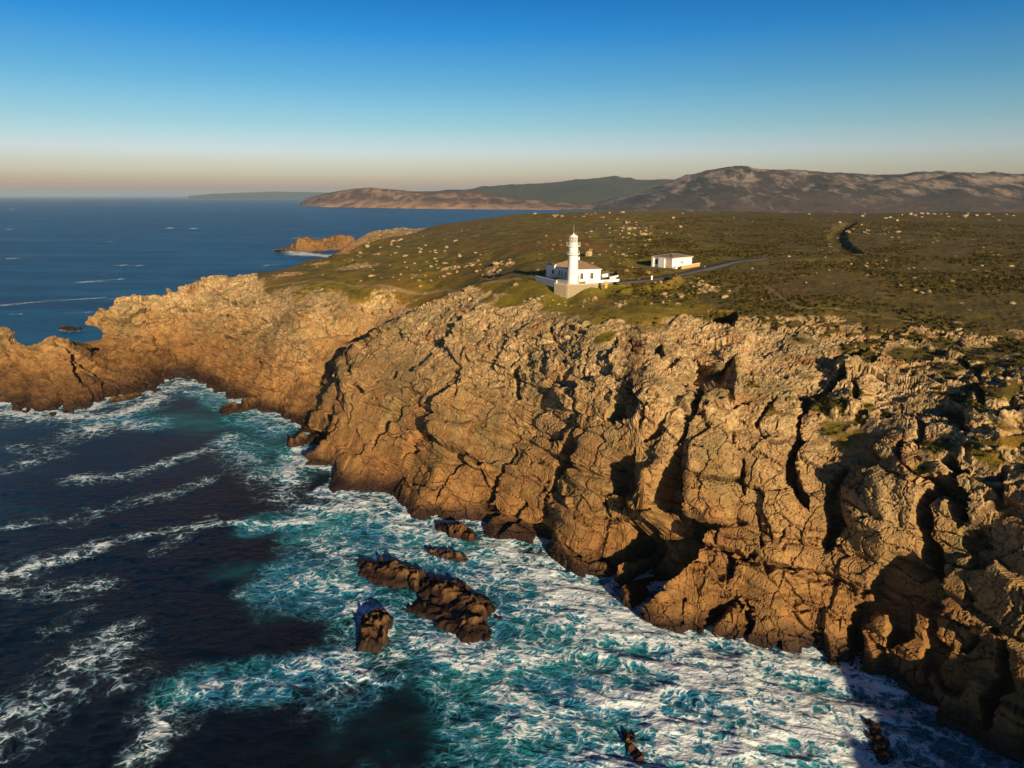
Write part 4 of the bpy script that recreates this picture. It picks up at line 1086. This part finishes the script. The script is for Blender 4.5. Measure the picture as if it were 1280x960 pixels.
mast.obj('mast', W_METAL, T)
B().box((1.62, -.1, 1.1), (.14, .95, 2.1), 0).obj('door', W_DARK, T)
B().tube((1.50, .45, 9.4), (1.95, .6, 9.6), .09).obj('bracket', W_RAIL, T)

# keeper's house
A0, A1, B0, B1, HW = 2.6, 12.0, 3.9, 19.5, 3.5
K = thing('keepers_house', "white single-storey keeper's house with arched windows behind the lighthouse tower", 'house', loc(0, 0), ANG)
B().prism([(A0, B0), (A1, B0), (A1, B1), (A0, B1)], 0, HW).obj('wall', W_WHITE, K)
B().prism([(A0 - .06, B0 - .06), (A1 + .06, B0 - .06), (A1 + .06, B1 + .06), (A0 - .06, B1 + .06)], 0, .45).obj('plinth', W_TRIM, K)
B().prism([(A0 - .28, B0 - .28), (A1 + .28, B0 - .28), (A1 + .28, B1 + .28), (A0 - .28, B1 + .28)], HW + .002, HW + .26).obj('cornice', W_WHITE, K, bevel=.04)
mx_ = (A0 + A1) / 2; hx = (A1 - A0) / 2 + .12; rh = 2.0
def hip(a0, a1, b0, b1, z, rise, mat, parent, tiles=0):
    w2 = min(a1 - a0, b1 - b0) / 2
    if a1 - a0 < b1 - b0: r1, r2 = ((a0 + a1) / 2, b0 + w2, z + rise), ((a0 + a1) / 2, b1 - w2, z + rise)
    else: r1, r2 = (a0 + w2, (b0 + b1) / 2, z + rise), (a1 - w2, (b0 + b1) / 2, z + rise)
    c = [(a0, b0, z), (a1, b0, z), (a1, b1, z), (a0, b1, z)]
    if a1 - a0 < b1 - b0: F = [(0, 1, 4), (1, 2, 5, 4), (2, 3, 5), (3, 0, 4, 5), (3, 2, 1, 0)]
    else: F = [(0, 1, 5, 4), (1, 2, 5), (2, 3, 4, 5), (3, 0, 4), (3, 2, 1, 0)]
    ro = B().hull(c + [r1, r2], F).obj('roof', mat, parent)
    b = B(); L = c + [r1, r2]
    if a1 - a0 < b1 - b0: E = ((0, 4), (1, 4), (2, 5), (3, 5), (4, 5))
    else: E = ((0, 4), (3, 4), (1, 5), (2, 5), (4, 5))
    for i, j in E: b.tube(np.array(L[i]) + [0, 0, .04], np.array(L[j]) + [0, 0, .06], .10, 6)
    b.obj('ridge_tile', mat, ro)
    if tiles:
        b = B()                                  # rolls of the tiling, running down each slope
        for side in range(2):
            n_ = int((b1 - b0) / .5)
            for k in range(n_):
                yy = b0 + (k + .5) * (b1 - b0) / n_
                reach = min(1, (yy - b0) / w2, (b1 - yy) / w2)
                xa = a0 if side == 0 else a1; sgn = 1 if side == 0 else -1
                b.tube((xa, yy, z + .02), (xa + sgn * w2 * reach, yy, z + rise * reach + .02), .07, 4)
            n_ = int((a1 - a0) / .5)
            for k in range(n_):
                xx = a0 + (k + .5) * (a1 - a0) / n_
                reach = min(1, (xx - a0) / w2, (a1 - xx) / w2); ya = b0 if side == 0 else b1; sgn = 1 if side == 0 else -1
                b.tube((xx, ya, z + .02), (xx, ya + sgn * w2 * reach, z + rise * reach + .02), .07, 4)
        b.obj('tile_rolls', mat, ro)
    return ro
hip(A0 - .15, A1 + .15, B0 - .15, B1 + .15, HW + .265, 2.1, W_ROOF, K, 1)
for a in (4.4, 6.0, 9.2): arch_window(K, a, B0, 1.0, .85, 1.65, 'x')
for bb_ in (5.6, 8.4, 11.4, 14.0): arch_window(K, A0, bb_, 1.0, .9, 1.65, 'y')
B().box((7.5, 11, 6.1), (.7, .7, 1.3)).box((7.5, 11, 6.8), (.85, .85, .12)).obj('chimney', W_WHITE, K)
wg = B().prism([(.2, 16.7), (A0 + .01, 16.7), (A0 + .01, 19.8), (.2, 19.8)], 0, 3.9).obj('wing', W_WHITE, K)
B().prism([(0, 16.5), (A0 + .05, 16.5), (A0 + .05, 20.0), (0, 20.0)], 3.902, 4.15).obj('wing_cornice', W_TRIM, wg)
B().box((1.4, 16.67, 1.9), (.6, .08, 1.1)).obj('wing_window', W_PANE, wg)

# terrace: paving slab and its retaining wall of ashlar blocks
TR = thing('terrace', 'paved terrace on a high stone retaining wall under the lighthouse', 'terrace', HC)
tl = [p - HC for p in TER]
B().prism([(p[0], p[1]) for p in tl], -.6, -.02).obj('paving', W_PAVE, TR)
def wall_run(pts, th, z0, z1, name, mat, parent, stones=False):
    for k in range(len(pts) - 1):
        a, b_ = np.array(pts[k], float), np.array(pts[k + 1], float)
        L = np.linalg.norm((b_ - a)[:2]); ang = atan2(b_[1] - a[1], b_[0] - a[0]); mid = (a + b_) / 2
        B().box((mid[0], mid[1], mid[2] + (z0 + z1) / 2), (L + th * .98 - k * .012, th - k * .004, z1 - z0), ang).obj(name, mat, parent)
wall_run([tl[1], tl[2], tl[3]], .9, -5.6, -.05, 'retaining_wall', W_STONE, TR)
stone_me = {}
def stone_mesh(L, h, t, k):
    key = (round(L, 2), round(h, 2), k)
    if key not in stone_me:
        o = B().box((0, 0, 0), (L, t, h)).obj('ashlar_stone', W_STONE, None, bevel=.035)
        stone_me[key] = o.data; bpy.data.objects.remove(o)
    return stone_me[key]
for k in (1, 2):
    a, b_ = tl[k], tl[k + 1]
    L = np.linalg.norm((b_ - a)[:2]); ang = atan2(b_[1] - a[1], b_[0] - a[0]); e_ = (b_ - a) / L; nrm = np.array([e_[1], -e_[0], 0])
    nblk = int(L / 1.15); bl = L / nblk
    for row in range(7):
        for q_ in range(nblk):
            sh = (row % 2) * .5 * bl
            cen = a + e_ * min((q_ + .5) * bl + sh, L - bl * .25) + nrm * (.45 + .03 + random.uniform(-.015, .02)) + np.array([0, 0, -.38 - row * .62])
            o = link(bpy.data.objects.new('ashlar_stone', stone_mesh(bl - .06, .56, .16, 0)), TR)
            o.location = tuple(cen); o.rotation_euler = (0, 0, ang)
wall_run([tl[1], tl[2], tl[3]], 1.05, -.045, .12, 'coping', W_TRIM, TR)
def low_wall(label, pts, th, h, mat, coping=True, cat='wall', group=None, base=0.0, seg=0):
    c = sum(np.array(p, float) for p in pts) / len(pts)
    o = thing('low_wall', label, cat, c, 0, group)
    lp = [np.array(p, float) - c for p in pts]
    wall_run(lp, th, -1.2 + base, h, 'wall_body', mat, o)
    if coping: wall_run([p + np.array([0, 0, 0]) for p in lp], th + .12, h + .003, h + .12, 'coping', W_WHITE, o)
    return o
low_wall('thin white parapet wall running left from the lighthouse terrace', [TER[0], TER[1]], .35, .75, W_WHITE)
low_wall('low white parapet in front of the house, right of the tower', [atz(732, 354.2, 52), atz(773, 351.7, 52)], .35, .6, W_WHITE)
low_wall('short white wall at the right end of the house', [atz(753, 346.5, 52), atz(759, 345.8, 52)], .4, .9, W_WHITE)
low_wall('pale wall by the terrace entrance, left end of the road', [atz(763, 349.5, 52), atz(772, 347.5, 52)], .4, .8, W_WHITE)
low_wall('grey stone wall on the terrace behind the keeper house', [TER[5], TER[6], TER[7]], .4, .9, W_STONE, False)
gp = thing('gate_pillar', 'ochre gate pillar at the foot of the terrace steps', 'gate pillar', atz(757.5, 357.5, 51.6))
B().box((0, 0, .4), (.7, .7, 2.0)).obj('shaft', W_OCHRE, gp); B().box((0, 0, 1.46), (.85, .85, .12)).obj('cap', W_TRIM, gp)
# railing on the shaded side of the terrace
rl = thing('railing', 'metal railing along the shaded left edge of the terrace', 'railing', TER[1])
for k in range(14):
    p = (TER[2] - TER[1]) * (k / 13) + np.array([0, .35, 0])
    B().tube(p + [0, 0, .1], p + [0, 0, 1.15], .03, 5).obj('post', W_RAIL, rl)
for z in (.6, 1.15): B().tube(np.array([0, .35, z]), TER[2] - TER[1] + np.array([0, .35, z]), .03, 5).obj('rail', W_RAIL, rl)

# second building by the road
A2 = radians(38)
K2 = thing('service_building', 'low white flat-fronted building beside the road, right of the lighthouse', 'building', (B2[0], B2[1], 53.35), A2)
LX, LY, H2 = 10.2, 8.6, 3.15
B().prism([(0, 0), (LX, 0), (LX, LY), (0, LY)], 0, H2).obj('wall', W_WHITE, K2)
B().prism([(-.35, -.35), (LX + .35, -.35), (LX + .35, LY + .35), (-.35, LY + .35)], H2 + .002, H2 + .32).obj('cornice', W_TRIM, K2, bevel=.04)
hip(-.2, LX + .2, -.2, LY + .2, H2 + .325, .9, W_ROOF2, K2)
B().prism([(-.12, -.002), (.0, -.002), (.0, 2.6), (-.12, 2.6)], .3, H2 - .01).obj('recess_shade', W_TRIM, K2)  # cream panel imitating the shade of a recess
B().prism([(-.5, 3.0), (.01, 3.0), (.01, 5.6), (-.5, 5.6)], 0, H2 - .005).obj('pier', W_WHITE, K2)
B().prism([(-.45, 7.9), (.01, 7.9), (.01, LY - .01), (-.45, LY - .01)], 0, H2 - .005).obj('pier', W_WHITE, K2)
w = B().box((-.03, 6.75, 1.7), (.12, 1.2, 1.7)).obj('window', W_TRIM, K2); B().box((-.08, 6.75, 1.7), (.08, 1.0, 1.5)).obj('pane', W_PANE, w)
B().box((-.06, 4.3 - 2.9, 1.2), (.08, .0 + .9, 2.2)).obj('door', W_TRIM, K2)
w = B().box((5.0, -.02, 1.75), (1.5, .1, .9)).obj('window', W_WHITE, K2); B().box((5.0, -.05, 1.75), (1.3, .1, .7)).obj('pane', W_METAL, w)
B().box((2.2, -.5, .45), (2.4, 1.0, .9)).box((1.0, -1.3, .25), (3.0, 1.2, .5)).obj('steps', W_WHITE, K2)
B().box((LX + 1.6, 1.6, 1.2), (.5, .5, 2.4)).box((LX + .8, 1.6, 2.35), (2.0, .5, .3)).obj('side_porch', W_WHITE, K2)
low_wall('ochre lit low wall in front of the white building', [atz(852, 336.5, 53.4), atz(874, 332.0, 53.6)], .35, .95, W_OCHRE)

# road to the lighthouse
rd = []
pts = np.array(ROAD[:7]); ss = np.linspace(0, len(pts) - 1, 90)
cen = np.stack([np.interp(ss, np.arange(len(pts)), pts[:, k]) for k in range(3)], -1)
for _ in range(12): cen[1:-1] = (cen[:-2] + 2 * cen[1:-1] + cen[2:]) / 4
tn = np.gradient(cen, axis=0); tn[:, 2] = 0; tn /= np.linalg.norm(tn, axis=1)[:, None]; nr_ = np.stack([-tn[:, 1], tn[:, 0], 0 * tn[:, 0]], -1)
V = []
for w in (-1.9, -1.6, 0, 1.6, 1.9):
    wv_ = .35 * np.sin(np.arange(90) * 1.7 + w) * (abs(w) > 1.7)
    q_ = cen + nr_ * (w + wv_[:, None] * np.sign(w)); q_[:, 2] += .06 if abs(w) < 1.7 else -.35
    V.append(q_)
V = np.stack(V, 1).reshape(-1, 3)
me = np_mesh('road', V, grid_faces(90, 5), W_ASPH, smooth=False)
tag(link(bpy.data.objects.new('road', me)), kind='structure')
p = atz(814.5, 350, 52.3); pp = thing('marker_post', 'small white marker post on the verge of the road beyond the terrace', 'post', p)
B().box((0, 0, .35), (.45, .45, 1.7)).obj('shaft', W_WHITE, pp); B().box((0, 0, 1.25), (.6, .6, .12)).obj('cap', W_WHITE, pp)

# ------------------------------------------------------------------ boulders lying on the heath
MB = NT('boulder_granite')
Pm = MB.pos(obj=True)
oi = MB.t.nodes.new('ShaderNodeObjectInfo')
cb = MB.mix(MB.noise(Pm, 1.6, 5, .7), (.20, .14, .06), (.50, .38, .21))
cb = MB.mix(MB.math('MULTIPLY', oi.outputs['Random'], .5), cb, (.36, .26, .15))
MAT_B = MB.fin(cb, .9, MB.bump(MB.noise(Pm, 3, 5, .7), .7, .25), .2)
def boulder_mesh(seed):
    b = bmesh.new(); bmesh.ops.create_icosphere(b, subdivisions=3, radius=1.0)
    V = np.array([v.co[:] for v in b.verts])
    sc = np.array([1.0, .8, .62])
    V = V * sc
    f1, bd, hid, off = cells(V * 1.1 + seed * 3.1, seed)
    V *= (1 + .35 * (rnd(hid, 4) - .5) + .25 * fbm(V * 1.5 + seed, 3, seed))[:, None]
    for v, c in zip(b.verts, V): v.co = c
    me = bpy.data.meshes.new('boulder'); b.to_mesh(me); b.free(); me.materials.append(MAT_B)
    return me
BM = [boulder_mesh(k + 400) for k in range(8)]
CL = [('in the pale cluster on the knoll above the lighthouse', 'knoll boulders above the lighthouse', 795, 287, 24, 8, 46, .9),
      ('in the scatter on the heath above the left path', 'boulders above the left path', 545, 335, 55, 11, 44, 1.0),
      ('near the left skyline rise of the heath', 'boulders on the left rise', 490, 308, 38, 10, 26, 1.1),
      ('lying along the skyline ridge of the heath', 'boulders on the skyline ridge', 700, 269, 60, 2.5, 18, 1.0),
      ('lying along the right skyline of the heath', 'boulders on the right skyline', 1150, 269, 75, 3, 26, 1.05),
      ('beside the bend of the sunken lane', 'boulders by the sunken lane', 1085, 287, 30, 6, 16, 1.0),
      ('in the middle of the shrubby right heath', 'boulders in the right heath', 1120, 335, 80, 12, 26, .8),
      ('on the rough bank between the road and the cliff', 'boulders below the road', 860, 365, 45, 9, 40, .7),
      ('on the grass bank below the terrace', 'boulders below the terrace', 700, 377, 35, 5, 18, .5),
      ('behind the keeper house on the slope', 'boulders behind the house', 770, 318, 22, 12, 22, .7)]
nb_ = 0; LAB = {}
for text, grp, cx, cy, dx_, dy_, num, size in CL:
    for k in range(num):
        for _try in range(8):
            px, py = cx + random.gauss(0, dx_) , cy + random.gauss(0, dy_)
            q_ = hit(px, py); rr_ = math.hypot(q_[0], q_[1])
            if q_[2] > 25 and not (abs(px - 722) < 48 and 338 < py < 357) and not (818 < px < 880 and 318 < py < 345): break
        o = link(bpy.data.objects.new('boulder', BM[random.randrange(8)]))
        s_ = .74 * size * random.uniform(.5, 1.25) * (1.6 if random.random() < .12 else 1) * (.55 + rr_ / 600)
        o.location = (q_[0], q_[1], ztop(q_[0], q_[1]) + s_ * .12)
        o.rotation_euler = (random.uniform(-.3, .3), random.uniform(-.3, .3), random.uniform(0, 6.3))
        o.scale = (s_ * random.uniform(.8, 1.5), s_, s_ * random.uniform(.7, 1.2))
        tag(o, 'pale granite boulder ' + text, 'boulder', grp); LAB.setdefault(text, []).append((px, py, s_, o))
for text, L in LAB.items():                         # the ones that stand out in each scatter
    done = set()
    for word, key in (('largest pale', lambda q: -q[2]), ('leftmost pale', lambda q: q[0]), ('rightmost pale', lambda q: -q[0]), ('farthest pale', lambda q: q[1]), ('nearest pale', lambda q: -q[1]), ('smallest pale', lambda q: q[2])):
        b_ = min(L, key=key)
        if b_[3].name in done: continue
        done.add(b_[3].name); b_[3]['label'] = word + ' granite boulder ' + text
for px, py, s_, lab in ((736, 320, 1.5, 'pale pointed boulder standing alone just right of the lighthouse tower'), (632, 22 + 3, 0, ''), (1058, 372, 0, '')):
    if not s_: continue
    q_ = hit(px, py); o = link(bpy.data.objects.new('boulder', BM[3])); o.location = (q_[0], q_[1], ztop(q_[0], q_[1]) + .6)
    o.scale = (s_ * .9, s_ * .8, s_ * 1.7); o.rotation_euler = (.1, .15, .4); tag(o, lab, 'boulder')

# ------------------------------------------------------------------ gorse and heather tufts, uncountable
MG = NT('gorse_leaves')
Pg = MG.geo.outputs['Position']
gc = MG.mix(MG.step(MG.noise(Pg, .25, 4), .4, .6), (.030, .030, .005), (.085, .066, .012))
gc = MG.mix(MG.step(MG.noise(Pg, 2.5, 3), .55, .7), gc, (.12, .08, .03))
MAT_G = MG.fin(gc, .9, None, .1)
leaf = []
NB = 17000
cand = 0
gflat = gcol * (1 - calm) * (1 - path)
okv = np.where((gflat > .6) & (rad > 95) & (rad < 520) & (azd > -20) & (azd < 46) & (slope < .9))[0]
wgt = np.where(azd[okv] > 8, 1.0, .22) * np.where(rad[okv] > 330, .5, 1.0) * sstep(-.25, .2, fbm(P0[okv] * .06, 3, 131)) * (1 / (1 + (rad[okv] / 400)))
# vertices are unevenly spread: weight by cell area
area = (np.abs(RR[np.clip(okv // NR, 0, NTH - 1), np.clip(okv % NR + 1, 0, NR - 1)] - rad[okv]) * rad[okv])
wgt = wgt * area; wgt /= wgt.sum()
pick = okv[rng.choice(len(okv), NB, p=wgt)]
base = P[pick] + rng.normal(0, .25, (NB, 3)) * [1, 1, 0]
siz = rng.uniform(.22, .62, NB) * np.where(azd[pick] > 10, 1.15, .7)
NLF = 22
dirs = rng.normal(0, 1, (NB, NLF, 3)); dirs[..., 2] = np.abs(dirs[..., 2]) * .9 + .05
dirs /= np.linalg.norm(dirs, axis=2)[..., None]
cen_ = base[:, None] + dirs * siz[:, None, None] * np.array([1.0, 1.0, .75]) * rng.uniform(.55, 1.0, (NB, NLF, 1))
t1 = rng.normal(0, 1, (NB, NLF, 3)); t2 = np.cross(dirs, t1); t1 = np.cross(t2, dirs)
t1 /= np.linalg.norm(t1, axis=2)[..., None]; t2 /= np.linalg.norm(t2, axis=2)[..., None]
k_ = siz[:, None, None] * .38
V = np.stack([cen_ + t1 * k_ + dirs * k_ * .3, cen_ - t1 * k_ * .6 + t2 * k_ * .8, cen_ - t1 * k_ * .5 - t2 * k_ * .8 - dirs * k_ * .2], 2).reshape(-1, 3)
me = np_mesh('gorse', V, np.arange(len(V)).reshape(-1, 3), MAT_G, smooth=False)
tag(link(bpy.data.objects.new('gorse', me)), kind='stuff')

# ------------------------------------------------------------------ haze
hb = B().box((0, 0, 143), (126000, 126000, 316)).obj('haze', bpy.data.materials.new('haze'))
hm = hb.data.materials[0]; hm.use_nodes = True; hm.node_tree.nodes.clear()
ho = hm.node_tree.nodes.new('ShaderNodeOutputMaterial'); pv = hm.node_tree.nodes.new('ShaderNodeVolumePrincipled')
pv.inputs['Color'].default_value = (.52, .68, .84, 1); pv.inputs['Density'].default_value = 4.2e-5; pv.inputs['Anisotropy'].default_value = 0.0
hm.node_tree.links.new(pv.outputs[0], ho.inputs['Volume'])
tag(hb, kind='stuff')
